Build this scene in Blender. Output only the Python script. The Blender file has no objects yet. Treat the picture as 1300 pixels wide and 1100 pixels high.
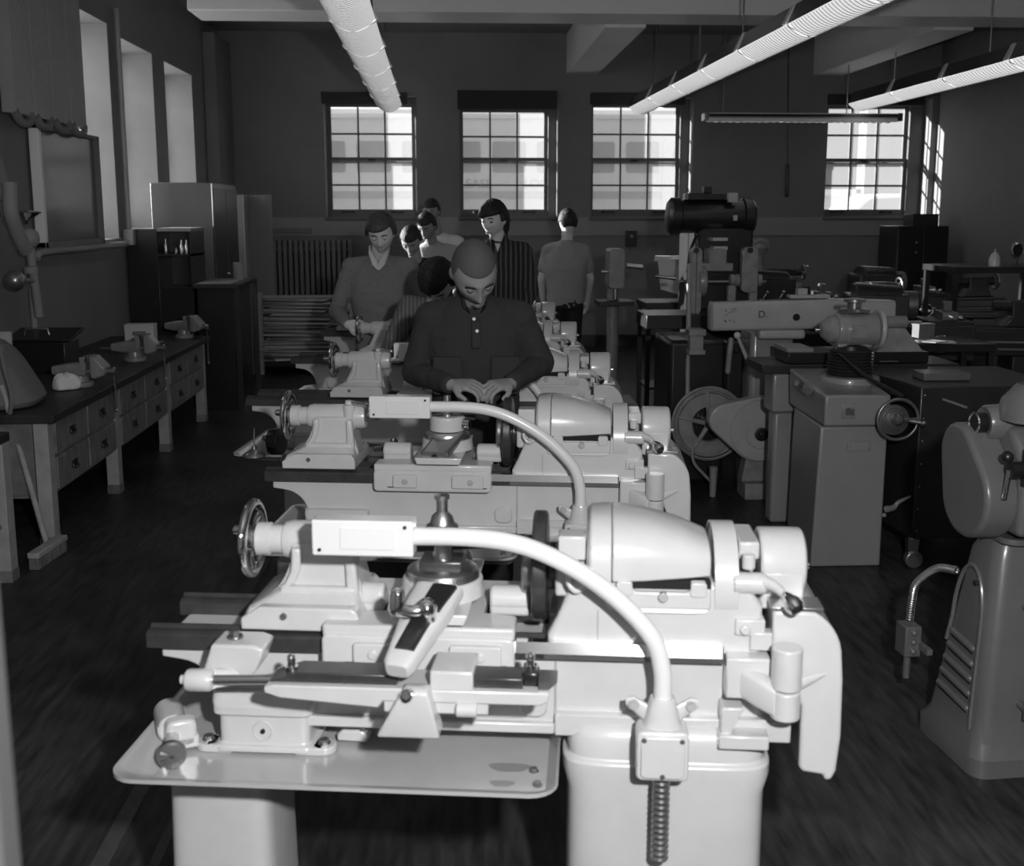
import bpy, bmesh, math, random
from mathutils import Vector, Matrix, noise
random.seed(7)
C = bpy.context.scene.collection
PI = math.pi
# ---------------------------------------------------------------- camera maths (used to estimate where things stand)
F = 1400.; CX = 650.; CY = 505.; H = 1.78
PITCH = math.atan(237/F); YAW = math.atan(72*math.cos(PITCH)/F)
FW = Vector((math.sin(YAW)*math.cos(PITCH), math.cos(YAW)*math.cos(PITCH), -math.sin(PITCH)))
RT = Vector((math.cos(YAW), -math.sin(YAW), 0)); UP = RT.cross(FW)
def ray(x, y): return FW + RT*((x-CX)/F) - UP*((y-CY)/F)
def atY(x, y, Y):
    d = ray(x, y); t = Y/d.y; return Vector((t*d.x, Y, H+t*d.z))
def atX(x, y, X):
    d = ray(x, y); t = X/d.x; return Vector((X, t*d.y, H+t*d.z))
def atZ(x, y, Z):
    d = ray(x, y); t = (Z-H)/d.z; return Vector((t*d.x, t*d.y, Z))
# ---------------------------------------------------------------- materials
MATS = {}
def mat(name, g, rough=.5, metal=0, var=0, scale=6, bump=0, bscale=40, coat=0, spec=.5, streak=None, emit=0):
    if name in MATS: return MATS[name]
    m = bpy.data.materials.new(name); m.use_nodes = True; nt = m.node_tree; N = nt.nodes; L = nt.links
    b = N['Principled BSDF']
    b.inputs['Base Color'].default_value = (g, g, g, 1); b.inputs['Roughness'].default_value = rough
    b.inputs['Metallic'].default_value = metal; b.inputs['Specular IOR Level'].default_value = spec
    b.inputs['Coat Weight'].default_value = coat; b.inputs['Coat Roughness'].default_value = .12
    if emit: b.inputs['Emission Color'].default_value = (1, 1, 1, 1); b.inputs['Emission Strength'].default_value = emit
    if var or bump:
        tc = N.new('ShaderNodeTexCoord'); mp = N.new('ShaderNodeMapping'); L.new(tc.outputs['Object'], mp.inputs[0])
        if streak: mp.inputs['Scale'].default_value = streak
    if var:
        n = N.new('ShaderNodeTexNoise'); n.inputs['Scale'].default_value = scale; n.inputs['Detail'].default_value = 6
        n.inputs['Roughness'].default_value = .65
        L.new(mp.outputs[0], n.inputs['Vector'])
        r = N.new('ShaderNodeValToRGB'); r.color_ramp.elements[0].position = .3; r.color_ramp.elements[1].position = .7
        a = max(0, g*(1-var)); c = g*(1+var)
        r.color_ramp.elements[0].color = (a, a, a, 1); r.color_ramp.elements[1].color = (c, c, c, 1)
        L.new(n.outputs['Fac'], r.inputs[0]); L.new(r.outputs[0], b.inputs['Base Color'])
    if bump:
        n2 = N.new('ShaderNodeTexNoise'); n2.inputs['Scale'].default_value = bscale; n2.inputs['Detail'].default_value = 4
        L.new(mp.outputs[0], n2.inputs['Vector'])
        bp = N.new('ShaderNodeBump'); bp.inputs['Strength'].default_value = bump; bp.inputs['Distance'].default_value = .01
        L.new(n2.outputs['Fac'], bp.inputs['Height']); L.new(bp.outputs[0], b.inputs['Normal'])
    MATS[name] = m; return m
def glassmat():
    if 'glass' in MATS: return MATS['glass']
    m = bpy.data.materials.new('glass'); m.use_nodes = True; nt = m.node_tree; N = nt.nodes; L = nt.links
    N.remove(N['Principled BSDF']); out = N['Material Output']
    t = N.new('ShaderNodeBsdfTransparent'); t.inputs[0].default_value = (.9, .9, .9, 1)
    g = N.new('ShaderNodeBsdfGlossy'); g.inputs['Roughness'].default_value = .45
    d = N.new('ShaderNodeBsdfTranslucent'); d.inputs[0].default_value = (.8, .8, .8, 1)
    lw = N.new('ShaderNodeLayerWeight'); lw.inputs[0].default_value = .5
    pw = N.new('ShaderNodeMath'); pw.operation = 'POWER'; pw.inputs[1].default_value = 5; L.new(lw.outputs['Facing'], pw.inputs[0])
    f = N.new('ShaderNodeMath'); f.operation = 'MULTIPLY_ADD'; f.inputs[1].default_value = .5; f.inputs[2].default_value = .004; L.new(pw.outputs[0], f.inputs[0])
    mx = N.new('ShaderNodeMixShader'); mx2 = N.new('ShaderNodeMixShader'); mx2.inputs[0].default_value = .13
    L.new(t.outputs[0], mx2.inputs[1]); L.new(d.outputs[0], mx2.inputs[2])
    L.new(f.outputs[0], mx.inputs[0]); L.new(mx2.outputs[0], mx.inputs[1]); L.new(g.outputs[0], mx.inputs[2]); L.new(mx.outputs[0], out.inputs[0])
    MATS['glass'] = m; return m
# ---------------------------------------------------------------- mesh builder
def V(*a): return Vector(a)
def frame_of(axis):
    a = Vector(axis).normalized(); h = Vector((0, 0, 1)) if abs(a.z) < .9 else Vector((1, 0, 0))
    u = h.cross(a).normalized(); v = a.cross(u); return u, v, a
def smoothpath(pts, k=6):
    pts = [Vector(p) for p in pts]; out = []
    if len(pts) < 3: return pts
    P = [2*pts[0]-pts[1]]+pts+[2*pts[-1]-pts[-2]]
    for i in range(1, len(P)-2):
        for j in range(k):
            t = j/k; a, b, c, d = P[i-1], P[i], P[i+1], P[i+2]
            out.append(.5*((2*b)+(c-a)*t+(2*a-5*b+4*c-d)*t*t+(3*b-a-3*c+d)*t*t*t))
    out.append(pts[-1]); return out
class MB:
    def __init__(s, off=(0, 0, 0)): s.bm = bmesh.new(); s.off = Vector(off); s.X = None
    def v(s, p):
        p = Vector(p)-s.off
        if s.X is not None: p = s.X @ p
        return s.bm.verts.new(p)
    def face(s, vs):
        try: return s.bm.faces.new(vs)
        except ValueError: return None
    def hexa(s, P):
        v = [s.v(p) for p in P]
        for f in ((0, 3, 2, 1), (4, 5, 6, 7), (0, 1, 5, 4), (1, 2, 6, 5), (2, 3, 7, 6), (3, 0, 4, 7)): s.face([v[i] for i in f])
        return s
    def box(s, x0, x1, y0, y1, z0, z1):
        return s.hexa([(x0, y0, z0), (x1, y0, z0), (x1, y1, z0), (x0, y1, z0), (x0, y0, z1), (x1, y0, z1), (x1, y1, z1), (x0, y1, z1)])
    def obox(s, c, size, rot=0, ax='Z', M=None):
        R = M or Matrix.Rotation(math.radians(rot), 3, ax); c = Vector(c); a, b, d = [q/2 for q in size]
        return s.hexa([c+R@Vector(p) for p in ((-a, -b, -d), (a, -b, -d), (a, b, -d), (-a, b, -d), (-a, -b, d), (a, -b, d), (a, b, d), (-a, b, d))])
    def rings(s, R, cap=True, close=False):
        L = [[s.v(p) for p in r] for r in R]; n = len(L[0])
        for a, b in zip(L, L[1:]+([L[0]] if close else [])):
            for i in range(n): s.face([a[i], a[(i+1) % n], b[(i+1) % n], b[i]])
        if cap and not close: s.face(L[0][::-1]); s.face(L[-1])
        return s
    def lathe(s, c, axis, prof, n=24, cap=True, sx=1, sy=1):
        u, v, a = frame_of(axis); c = Vector(c)
        return s.rings([[c+a*h+u*(r*sx*math.cos(2*PI*i/n))+v*(r*sy*math.sin(2*PI*i/n)) for i in range(n)] for r, h in prof], cap)
    def cyl(s, p0, p1, r0, r1=None, n=20):
        p0, p1 = Vector(p0), Vector(p1); return s.lathe(p0, p1-p0, [(r0, 0), (r0 if r1 is None else r1, (p1-p0).length)], n)
    def cap(s, p0, p1, r0, r1=None, n=14, k=4):
        p0, p1 = Vector(p0), Vector(p1); r1 = r0 if r1 is None else r1; l = (p1-p0).length
        ax = p1-p0 if l > 1e-6 else Vector((0, 0, 1))
        pr = [(r0*math.sin(PI/2*(i+.15)/(k+.15)), -r0*math.cos(PI/2*(i+.15)/(k+.15))) for i in range(k+1)]
        pr += [(r1*math.cos(PI/2*i/(k+.15)), l+r1*math.sin(PI/2*i/(k+.15))) for i in range(k+1)]
        return s.lathe(p0, ax, pr, n)
    def sph(s, c, r, n=16, m=10, R=None):
        if not hasattr(r, '__len__'): r = (r, r, r)
        c = Vector(c); rg = []
        for j in range(m+1):
            t = PI*(j+.0)/m; t = min(max(t, .06), PI-.06)
            q = []
            for i in range(n):
                a = 2*PI*i/n; p = Vector((r[0]*math.sin(t)*math.cos(a), r[1]*math.sin(t)*math.sin(a), -r[2]*math.cos(t)))
                q.append(c+(R@p if R else p))
            rg.append(q)
        return s.rings(rg)
    def tube(s, pts, r, n=10, sm=True, k=6, rr=None):
        P = smoothpath(pts, k) if sm else [Vector(p) for p in pts]
        u, v, a = frame_of(P[1]-P[0]); R = []
        for i, p in enumerate(P):
            t = (P[min(i+1, len(P)-1)]-P[max(i-1, 0)]).normalized()
            u = (u-t*u.dot(t)).normalized(); v = t.cross(u); q = rr(i/(len(P)-1)) if rr else r
            R.append([p+u*(q*math.cos(2*PI*j/n))+v*(q*math.sin(2*PI*j/n)) for j in range(n)])
        return s.rings(R)
    def torus(s, c, axis, R, r, n=36, m=10, a0=0, a1=2*PI, ry=None):
        u, v, a = frame_of(axis); c = Vector(c); full = abs(a1-a0-2*PI) < 1e-6; rg = []
        for i in range(n if full else n+1):
            t = a0+(a1-a0)*i/n; d = u*math.cos(t)+v*math.sin(t)
            rg.append([c+d*(R+r*math.cos(2*PI*j/m))+a*((ry or r)*math.sin(2*PI*j/m)) for j in range(m)])
        return s.rings(rg, close=full, cap=not full)
    def prism(s, pts, a0, a1, ax='y'):
        f = {'y': lambda p, a: (p[0], a, p[1]), 'x': lambda p, a: (a, p[0], p[1]), 'z': lambda p, a: (p[0], p[1], a)}[ax]
        A = [s.v(f(p, a0)) for p in pts]; B = [s.v(f(p, a1)) for p in pts]; n = len(pts)
        s.face(A[::-1]); s.face(B)
        for i in range(n): s.face([A[i], A[(i+1) % n], B[(i+1) % n], B[i]])
        return s
    def loft(s, secs, n=20, p=2.0, cap=True):
        # secs: (center, ux, uy) half-axis vectors; superellipse power p
        R = []
        for c, ux, uy in secs:
            c, ux, uy = Vector(c), Vector(ux), Vector(uy); q = []
            for i in range(n):
                a = 2*PI*i/n; ca, sa = math.cos(a), math.sin(a)
                q.append(c+ux*(math.copysign(abs(ca)**(2/p), ca))+uy*(math.copysign(abs(sa)**(2/p), sa)))
            R.append(q)
        return s.rings(R, cap)
    def build(s, name, m, parent=None, bev=0, seg=2, smooth=True, ang=38, sub=0, remesh=0, sm=0, disp=None):
        bmesh.ops.recalc_face_normals(s.bm, faces=s.bm.faces)
        me = bpy.data.meshes.new(name); s.bm.to_mesh(me); s.bm.free()
        if smooth:
            me.polygons.foreach_set('use_smooth', [True]*len(me.polygons))
            if not remesh: me.set_sharp_from_angle(angle=math.radians(ang))
        me.materials.append(MATS[m] if isinstance(m, str) else m)
        o = bpy.data.objects.new(name, me); C.objects.link(o)
        if parent: o.parent = parent
        if remesh:
            r = o.modifiers.new('r', 'REMESH'); r.mode = 'VOXEL'; r.voxel_size = remesh; r.use_smooth_shade = True
            if sm: q = o.modifiers.new('s', 'SMOOTH'); q.iterations = sm; q.factor = .5
        if disp:
            tx = bpy.data.textures.new(name+'_folds', 'CLOUDS'); tx.noise_scale = disp[1]; tx.noise_depth = 2
            d = o.modifiers.new('d', 'DISPLACE'); d.texture = tx; d.strength = disp[0]; d.mid_level = .5; d.texture_coords = 'LOCAL'
        if bev:
            b = o.modifiers.new('b', 'BEVEL'); b.width = bev; b.segments = seg; b.limit_method = 'ANGLE'; b.angle_limit = math.radians(ang); b.harden_normals = False
        if sub: q = o.modifiers.new('q', 'SUBSURF'); q.levels = sub; q.render_levels = sub
        return o
def rect(x0, x1, z0, z1, r=.01, k=4):
    out = []
    for cx, cz, a0 in ((x1-r, z0+r, -90), (x1-r, z1-r, 0), (x0+r, z1-r, 90), (x0+r, z0+r, 180)):
        for i in range(k+1):
            a = math.radians(a0+90*i/k); out.append((cx+r*math.cos(a), cz+r*math.sin(a)))
    return out
def thing(name, label, cat, loc=(0, 0, 0), rz=0, group=None):
    o = bpy.data.objects.new(name, None); C.objects.link(o); o.location = loc; o.rotation_euler = (0, 0, math.radians(rz))
    o.empty_display_size = .1; o['label'] = label; o['category'] = cat
    if group: o['group'] = group
    return o
def tag(o, label, cat, group=None, kind=None):
    o['label'] = label; o['category'] = cat
    if group: o['group'] = group
    if kind: o['kind'] = kind
    return o
def struct(o, label=None):
    o['kind'] = 'structure'
    if label: o['label'] = label
    return o
def dup(root, loc=None, rz=None, label=None, group=None):
    def cp(o, par):
        c = o.copy(); C.objects.link(c); c.parent = par
        for ch in list(o.children): cp(ch, c)
        return c
    r = cp(root, None)
    if loc is not None: r.location = loc
    if rz is not None: r.rotation_euler = (0, 0, math.radians(rz))
    if label: r['label'] = label
    if group: r['group'] = group
    return r
def text_mesh(s, size, name, m, parent, loc, rot=(PI/2, 0, 0), depth=.001):
    cu = bpy.data.curves.new(name, 'FONT'); cu.body = s; cu.size = size; cu.extrude = depth; cu.align_x = 'CENTER'; cu.align_y = 'CENTER'
    t = bpy.data.objects.new(name, cu); C.objects.link(t)
    bpy.context.view_layer.update()
    me = bpy.data.meshes.new_from_object(t.evaluated_get(bpy.context.evaluated_depsgraph_get()))
    bpy.data.objects.remove(t); o = bpy.data.objects.new(name, me); C.objects.link(o)
    me.materials.clear(); me.materials.append(MATS[m]); o.parent = parent; o.location = loc; o.rotation_euler = rot
    return o
# palette (greys: the photograph is black and white)
mat('machine_paint', .56, .28, coat=.4, var=.05, scale=9)
mat('machine_paint_dull', .40, .35, coat=.3, var=.08, scale=9)
mat('grey_enamel', .27, .32, coat=.4, var=.06, scale=7)
mat('worn_enamel', .25, .4, coat=.2, var=.22, scale=14)
mat('dark_enamel', .028, .35, coat=.2, var=.2)
mat('black_iron', .013, .35, var=.3, coat=.2)
mat('ways_steel', .09, .3, metal=.6, var=.25, scale=20)
mat('bright_steel', .7, .3, metal=1)
mat('polished_flat', .8, .13, metal=1)
mat('chrome', .8, .06, metal=1)
mat('mid_steel', .3, .3, metal=.8, var=.2)
mat('pale_handle', .72, .3, coat=.4)
mat('tray_paint', .42, .22, coat=.5, var=.05, scale=9)
mat('oil_stain', .25, .2, coat=.5)
mat('wall_paint', .21, .7, var=.1, scale=1.5, bump=.06, bscale=12)
mat('wall_lower', .30, .6, var=.1, scale=1.5)
mat('jamb_paint', .30, .6, var=.08, scale=3)
mat('beam_paint', .88, .45, var=.05, scale=1.2)
mat('ceiling_paint', .3, .7, var=.08)
mat('window_wood', .13, .45)
mat('blind_dark', .03, .7)
mat('bench_wood', .2, .6, var=.45, scale=5, streak=(1, 6, 1), bump=.2, bscale=30)
mat('bench_wood_pale', .38, .6, var=.2, scale=8)
mat('bench_top', .03, .5, var=.5, scale=8)
mat('fixture_white', .82, .35)
mat('fixture_dark', .05, .3, coat=.4)
mat('cardboard', .3, .8)
mat('canvas', .17, .9, var=.15, scale=10, bump=.3, bscale=30)
mat('white_cloth', .75, .9, bump=.5, bscale=40)
mat('paper', .6, .8)
mat('rubber', .03, .6)
mat('steel_locker', .13, .3, coat=.3, var=.08, scale=2)
mat('hole', .01, .9)
mat('post_grey', .045, .6)
mat('slate_enamel', .14, .3, coat=.35, var=.08, scale=7)
mat('slate_worn', .13, .35, coat=.2, var=.15, scale=10)
# ================================================================ THE SETTING
WL, WR, YB = -2.95, 6.30, 14.5
def floor_material():
    m = bpy.data.materials.new('oiled_wood_floor'); m.use_nodes = True; N = m.node_tree.nodes; L = m.node_tree.links
    b = N['Principled BSDF']; b.inputs['Roughness'].default_value = .45; b.inputs['Specular IOR Level'].default_value = .3
    tc = N.new('ShaderNodeTexCoord'); mp = N.new('ShaderNodeMapping'); mp.inputs['Scale'].default_value = (14, 2.2, 1); L.new(tc.outputs['Object'], mp.inputs[0])
    n = N.new('ShaderNodeTexNoise'); n.inputs['Scale'].default_value = 2.2; n.inputs['Detail'].default_value = 8; L.new(mp.outputs[0], n.inputs['Vector'])
    n2 = N.new('ShaderNodeTexNoise'); n2.inputs['Scale'].default_value = 1.1; n2.inputs['Detail'].default_value = 5; L.new(tc.outputs['Object'], n2.inputs['Vector'])
    mx = N.new('ShaderNodeMath'); mx.operation = 'MULTIPLY'; L.new(n.outputs['Fac'], mx.inputs[0]); L.new(n2.outputs['Fac'], mx.inputs[1])
    r = N.new('ShaderNodeValToRGB'); r.color_ramp.elements[0].position = .14; r.color_ramp.elements[1].position = .42
    r.color_ramp.elements[0].color = (.014, .014, .014, 1); r.color_ramp.elements[1].color = (.075, .075, .075, 1)
    L.new(mx.outputs[0], r.inputs[0]); L.new(r.outputs[0], b.inputs['Base Color'])
    bp = N.new('ShaderNodeBump'); bp.inputs['Strength'].default_value = .15; L.new(n.outputs['Fac'], bp.inputs['Height']); L.new(bp.outputs[0], b.inputs['Normal'])
    MATS['floor'] = m
floor_material()
struct(MB().box(WL-.4, WR+.3, -3.2, YB+.4, -.12, 0).build('floor', 'floor', smooth=False))
struct(MB().box(WL-.4, WR+.3, -3.2, YB+.4, 4.0, 4.12).build('ceiling', 'ceiling_paint', smooth=False))
# back wall with four openings : (x0,x1) of opening, z 1.74..3.22
WIN = [(-1.66, -.48, -1.60, -.56, 3.11), (.06, 1.33, .11, 1.17, 3.05), (1.76, 3.08, 1.82, 2.91, 3.12), (4.85, 6.22, 4.91, 5.98, 3.12)]
Z0, Z1 = 1.72, 3.22
b = MB(); xs = WL-.4
for o in WIN:
    b.box(xs, o[0], YB, YB+.35, 0, 4); b.box(o[0], o[1], YB, YB+.35, 0, Z0-.06); b.box(o[0], o[1], YB, YB+.35, Z1, 4); xs = o[1]
b.box(xs, WR+.3, YB, YB+.35, 0, 4)
xs = WL-.4  # unseen extra outer wall depth, added to block sun through these windows
for o in WIN[:3]:
    b.box(xs, o[0], YB+.35, YB+.62, 0, 4); b.box(o[0], o[1], YB+.35, YB+.62, 0, Z0-.06); b.box(o[0], o[1], YB+.35, YB+.62, Z1, 4); xs = o[1]
b.box(xs, 3.8, YB+.35, YB+.62, 0, 4)
struct(b.build('wall_back', 'wall_paint', smooth=False))
# paler painted band under the windows and its ledge
struct(MB().box(WL, WR, YB-.02, YB, 1.46, 1.70).build('trim_1', 'wall_lower', bev=.004))
struct(MB().box(WL, -1.85, YB-.06, YB, 1.50, 1.56).build('trim_2', 'wall_paint', bev=.006))
struct(MB().box(WL, WR, YB-.03, YB, 0, .16).build('baseboard_back', 'dark_enamel', bev=.006))
for i, (a, c, g0, g1, zt) in enumerate(WIN):
    W = bpy.data.objects.new('window_%d' % (i+1), None); C.objects.link(W); W.location = ((a+c)/2, YB+.2, Z0); struct(W)
    off = W.location; yg = 14.80
    f = MB(off)   # box frame fixed in the opening
    f.box(a, g0-.05, yg-.06, yg+.05, Z0-.06, Z1); f.box(g1+.05, c, yg-.06, yg+.05, Z0-.06, Z1)
    f.box(g0-.05, g1+.05, yg-.06, yg+.05, zt+.04, Z1); f.box(a, c, yg-.10, yg+.05, Z0-.06, Z0)
    f.build('frame', 'window_wood', W, bev=.005)
    f = MB(off); f.box(a-.02, c+.02, YB-.04, yg-.05, Z0-.06, Z0-.02); f.build('sill', 'window_wood', W, bev=.006)
    zm = 2.43; w3 = (g1-g0)/3
    for nm, za, zb, yy in (('upper_sash', zm, zt, yg+.02), ('lower_sash', 1.80, zm, yg-.02)):
        f = MB(off); t = .03
        f.box(g0-.05, g0, yy-t/2, yy+t/2, za-.08, zb+.04); f.box(g1, g1+.05, yy-t/2, yy+t/2, za-.08, zb+.04)
        f.box(g0, g1, yy-t/2, yy+t/2, za-(.035 if nm == 'upper_sash' else .08), za); f.box(g0, g1, yy-t/2, yy+t/2, zb, zb+.04)
        for k in (1, 2): f.box(g0+k*w3-.011, g0+k*w3+.011, yy-.012, yy+.012, za, zb)
        zc = (za+zb)/2; f.box(g0, g1, yy-.012, yy+.012, zc-.011, zc+.011)
        so = f.build(nm, 'window_wood', W, bev=.002)
        MB(off).box(g0, g1, yy-.002, yy+.002, za, zb).build('pane', glassmat(), so, smooth=False)
        if nm == 'lower_sash':
            for xx in (g0+.2, g1-.2):
                h = MB(off); h.tube([(xx-.07, yy-.015, 1.765), (xx-.06, yy-.04, 1.765), (xx+.06, yy-.04, 1.765), (xx+.07, yy-.015, 1.765)], .007, n=6, sm=False); h.box(xx-.085, xx-.055, yy-.02, yy-.012, 1.75, 1.78); h.box(xx+.055, xx+.085, yy-.02, yy-.012, 1.75, 1.78); h.build('sash_lift', 'black_iron', so)
        else:
            MB(off).box((g0+g1)/2-.05, (g0+g1)/2+.05, yg-.05, yg, zm-.01, zm+.02).build('sash_lock', 'black_iron', so, bev=.004)
    # rolled dark blind at the head of the recess
    zb = zt-.0
    f = MB(off); f.box(a-.02, c-.12 if i != 1 else c-.02, YB-.05, YB+.05, zb+.01, zb+.15 if i != 1 else zb+.24); f.cyl((a+.02, YB-.0, zb+.03), (c-.14, YB-.0, zb+.03), .03, n=12)
    f.build('rolled_blind', 'blind_dark', W, bev=.006)
# right wall, wall behind the camera
struct(MB().box(WR, WR+.3, -3.2, YB+.4, 0, 4).build('wall_right', 'wall_paint', smooth=False))
struct(MB().box(WL-.4, WR+.3, -3.5, -3.2, 0, 4).build('wall_front', 'wall_paint', smooth=False))
# left wall: an unseen window added for sun rims, then three deep recesses
REC = [(5.64, 6.35, 2.15, 3.36), (8.75, 9.95, 1.53, 3.36), (10.2, 11.35, 1.60, 3.30), (11.8, 13.0, 1.60, 3.29)]
b = MB(); ys = -3.2; T = .40
for y0, y1, z0, z1 in REC:
    b.box(WL-T-.05, WL, ys, y0, 0, 4); b.box(WL-T-.05, WL, y0, y1, 0, z0)
    b.box(WL-T-.05, WL, y0, y1, z1, 4); ys = y1
b.box(WL-T-.05, WL, ys, YB+.4, 0, 4)
struct(b.build('wall_left', 'wall_paint', smooth=False))
for i, (y0, y1, z0, z1) in enumerate(REC):
    W = bpy.data.objects.new('window_%d' % (i+5), None); C.objects.link(W); W.location = (WL-.35, (y0+y1)/2, z0); struct(W); off = W.location
    f = MB(off); e = .006
    f.box(WL-T, WL-.001, y1-e, y1+.001, z0, z1); f.box(WL-T, WL-.001, y0-.001, y0+e, z0, z1); f.box(WL-T, WL-.001, y0, y1, z1-e, z1+.001)
    f.build('plastered_reveal', 'jamb_paint', W, smooth=False)
    MB(off).box(WL-T, WL+.03, y0, y1, z0-.02, z0+.015).build('sill', 'jamb_paint', W, bev=.005)
    f = MB(off); xg = WL-T+.03
    f.box(xg-.03, xg+.03, y0, y0+.07, z0, z1); f.box(xg-.03, xg+.03, y1-.07, y1, z0, z1); f.box(xg-.03, xg+.03, y0, y1, z0, z0+.08); f.box(xg-.03, xg+.03, y0, y1, z1-.08, z1)
    zc = (z0+z1)/2; f.box(xg-.02, xg+.02, y0, y1, zc-.03, zc+.03)
    for k in (1, 2): f.box(xg-.012, xg+.012, y0+(y1-y0)*k/3-.011, y0+(y1-y0)*k/3+.011, z0, z1)
    so = f.build('sash', 'window_wood', W, bev=.003)
    MB(off).box(xg-.002, xg+.002, y0+.07, y1-.07, z0+.08, z1-.08).build('pane', glassmat(), so, smooth=False)
# beams
b = MB(); b.box(-2.35, WR, 10.3, 10.86, 3.53, 4); struct(b.build('trim_3', 'beam_paint', bev=.01))
for k, (x, nm) in enumerate(((1.43, 'trim_4'), (4.62, 'trim_5'))):
    b = MB(); b.box(x, x+.40, 10.86, YB, 3.50, 4); struct(b.build(nm, 'beam_paint', bev=.01))
b = MB(); b.box(3.3, WR, 5.0, 5.5, 3.60, 4); struct(b.build('trim_6', 'beam_paint', bev=.01))
# corner chase by the left rear corner
b = MB(); b.box(WL, -2.80, 13.6, YB, 0, 3.85); struct(b.build('trim_7', 'wall_paint', bev=.01))
# dark groove / conduit lines on the back wall between windows
for x, z0, z1, nm in ((3.42, 2.9, 3.85, 'wall_conduit'), ):
    pass

# ================================================================ OUTSIDE
mat('asphalt', .35, .8, var=.2); mat('bus_body', .5, .8, var=.05, spec=.1); mat('bus_roof', .85, .6); mat('bus_glass', .22, .4, spec=.3); mat('bus_stripe', .28, .4)
mat('brick', .22, .8, var=.2, scale=9); mat('snow', .85, .8); mat('tyre', .06, .8); mat('car_paint', .7, .25, coat=.6); mat('clapboard', .8, .7)
struct(MB().box(-18, 26, YB+.36, 46, 0.45, .75).build('trim_8', 'asphalt', smooth=False))
def bus(x0, x1, Y, z0, label, door=None, wheel=None):
    t = thing('bus', label, 'bus', ((x0+x1)/2, Y+1.2, z0))
    o = t.location; b = MB(o)
    b.loft([((x0+.0, Y+1.2, z0+1.55), (0, 1.15, 0), (0, 0, 1.1)), ((x0+.15, Y+1.2, z0+1.55), (0, 1.2, 0), (0, 0, 1.2)), ((x1-.15, Y+1.2, z0+1.55), (0, 1.2, 0), (0, 0, 1.2)), ((x1, Y+1.2, z0+1.55), (0, 1.15, 0), (0, 0, 1.1))], n=40, p=7)
    b.build('body', 'bus_body', t)
    b = MB(o); b.loft([((x0+.1, Y+1.2, z0+2.72), (0, 1.16, 0), (0, 0, .16)), ((x1-.1, Y+1.2, z0+2.72), (0, 1.16, 0), (0, 0, .16))], n=24, p=2.5); b.build('roof', 'bus_roof', t)
    x = x0+.35
    while x < x1-.7:
        if door is None or not (door-.75 < x < door+.45):
            MB(o).prism(rect(x, x+.58, z0+1.72, z0+2.25, .05), Y-.006, Y+.02).build('window', 'bus_glass', t)
        x += .78
    MB(o).box(x0+.2, x1-.2, Y-.012, Y+.01, z0+1.28, z0+1.40).build('rub_rail', 'bus_stripe', t)
    MB(o).box(x0+.2, x1-.2, Y-.012, Y+.01, z0+.92, z0+1.04).build('rub_rail', 'bus_stripe', t)
    for wx in (wheel or []):
        b = MB(o); b.cyl((wx, Y-.03, z0+.5), (wx, Y+.3, z0+.5), .5, n=32); w = b.build('wheel', 'tyre', t, bev=.03)
        b = MB(o); b.lathe((wx, Y-.02, z0+.5), (0, -1, 0), [(.26, 0), (.24, .03), (.12, .02), (.1, .07), (.02, .08)], 24); b.build('hub', 'mid_steel', w)
    if door:
        f = MB(o).prism(rect(door-.38, door+.38, z0+.25, z0+2.3, .1), Y-.02, Y+.02).build('door', 'bus_body', t, bev=.01)
        MB(o).prism(rect(door-.2, door+.2, z0+1.75, z0+2.2, .12), Y-.03, Y).build('door_window', 'bus_glass', f); MB(o).prism(rect(door-.2, door+.2, z0+1.0, z0+1.5, .12), Y-.03, Y).build('door_window', 'bus_glass', f)
    return t
B1 = bus(-7.5, 4.6, 19.6, .72, 'long pale passenger bus parked outside behind the three left rear windows', door=4.02, wheel=[2.55, -5.2])
text_mesh('PLEASE', .22, 'lettering', 'bus_stripe', B1, (-1.0-.45+1.75-B1.location.x+.0, -1.215, 1.52))
text_mesh('LOREN', .22, 'lettering', 'bus_stripe', B1, (1.55-B1.location.x, -1.215, 1.52))
# car and house behind window 4
t = thing('car', 'pale sedan parked outside the rear window furthest to the right', 'car', (8.4, 21.4, .75)); o = t.location
b = MB(o); b.prism([(6.2, .95), (6.15, 1.35), (6.5, 1.52), (7.5, 1.58), (9.6, 1.58), (10.6, 1.5), (10.7, 1.1), (10.6, .95)], 20.6, 22.2); b.build('body', 'car_paint', t, bev=.08, seg=3)
b = MB(o); b.prism([(7.15, 1.56), (7.7, 2.02), (8.0, 2.1), (9.0, 2.1), (9.3, 2.02), (9.95, 1.56)], 20.72, 22.08); b.build('roof', 'car_paint', t, bev=.06, seg=3)
for pts in ([(7.4, 1.6), (7.8, 2.0), (8.42, 2.03), (8.42, 1.6)], [(8.52, 1.6), (8.52, 2.03), (9.05, 2.0), (9.6, 1.6)]): MB(o).prism(pts, 20.70, 20.74).build('side_window', 'bus_glass', t)
for wx in (7.0, 9.8): MB(o).cyl((wx, 20.58, 1.07), (wx, 20.8, 1.07), .32, n=24).build('wheel', 'tyre', t, bev=.03)
t = thing('house', 'pale clapboard house across the street behind the parked car', 'house', (8.0, 29, .75)); o = t.location
MB(o).box(5.0, 9.55, 27, 31, .7, 6.5).build('wall', 'clapboard', t, smooth=False)
MB(o).prism([(4.6, 6.4), (9.9, 6.4), (7.25, 8.6)], 26.7, 31.2).build('roof', 'tyre', t)
for xx, wz in ((8.6, 2.3),):
    f = MB(o).box(xx, xx+1.15, 26.9, 27.05, wz, wz+2.6).build('window', 'tyre', t, smooth=False)
    b = MB(o); b.box(xx-.12, xx, 26.85, 27, wz-.1, wz+2.7); b.box(xx+1.15, xx+1.27, 26.85, 27, wz-.1, wz+2.7); b.box(xx-.15, xx+1.3, 26.85, 27, wz-.15, wz); b.build('casing', 'snow', f)
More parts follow.
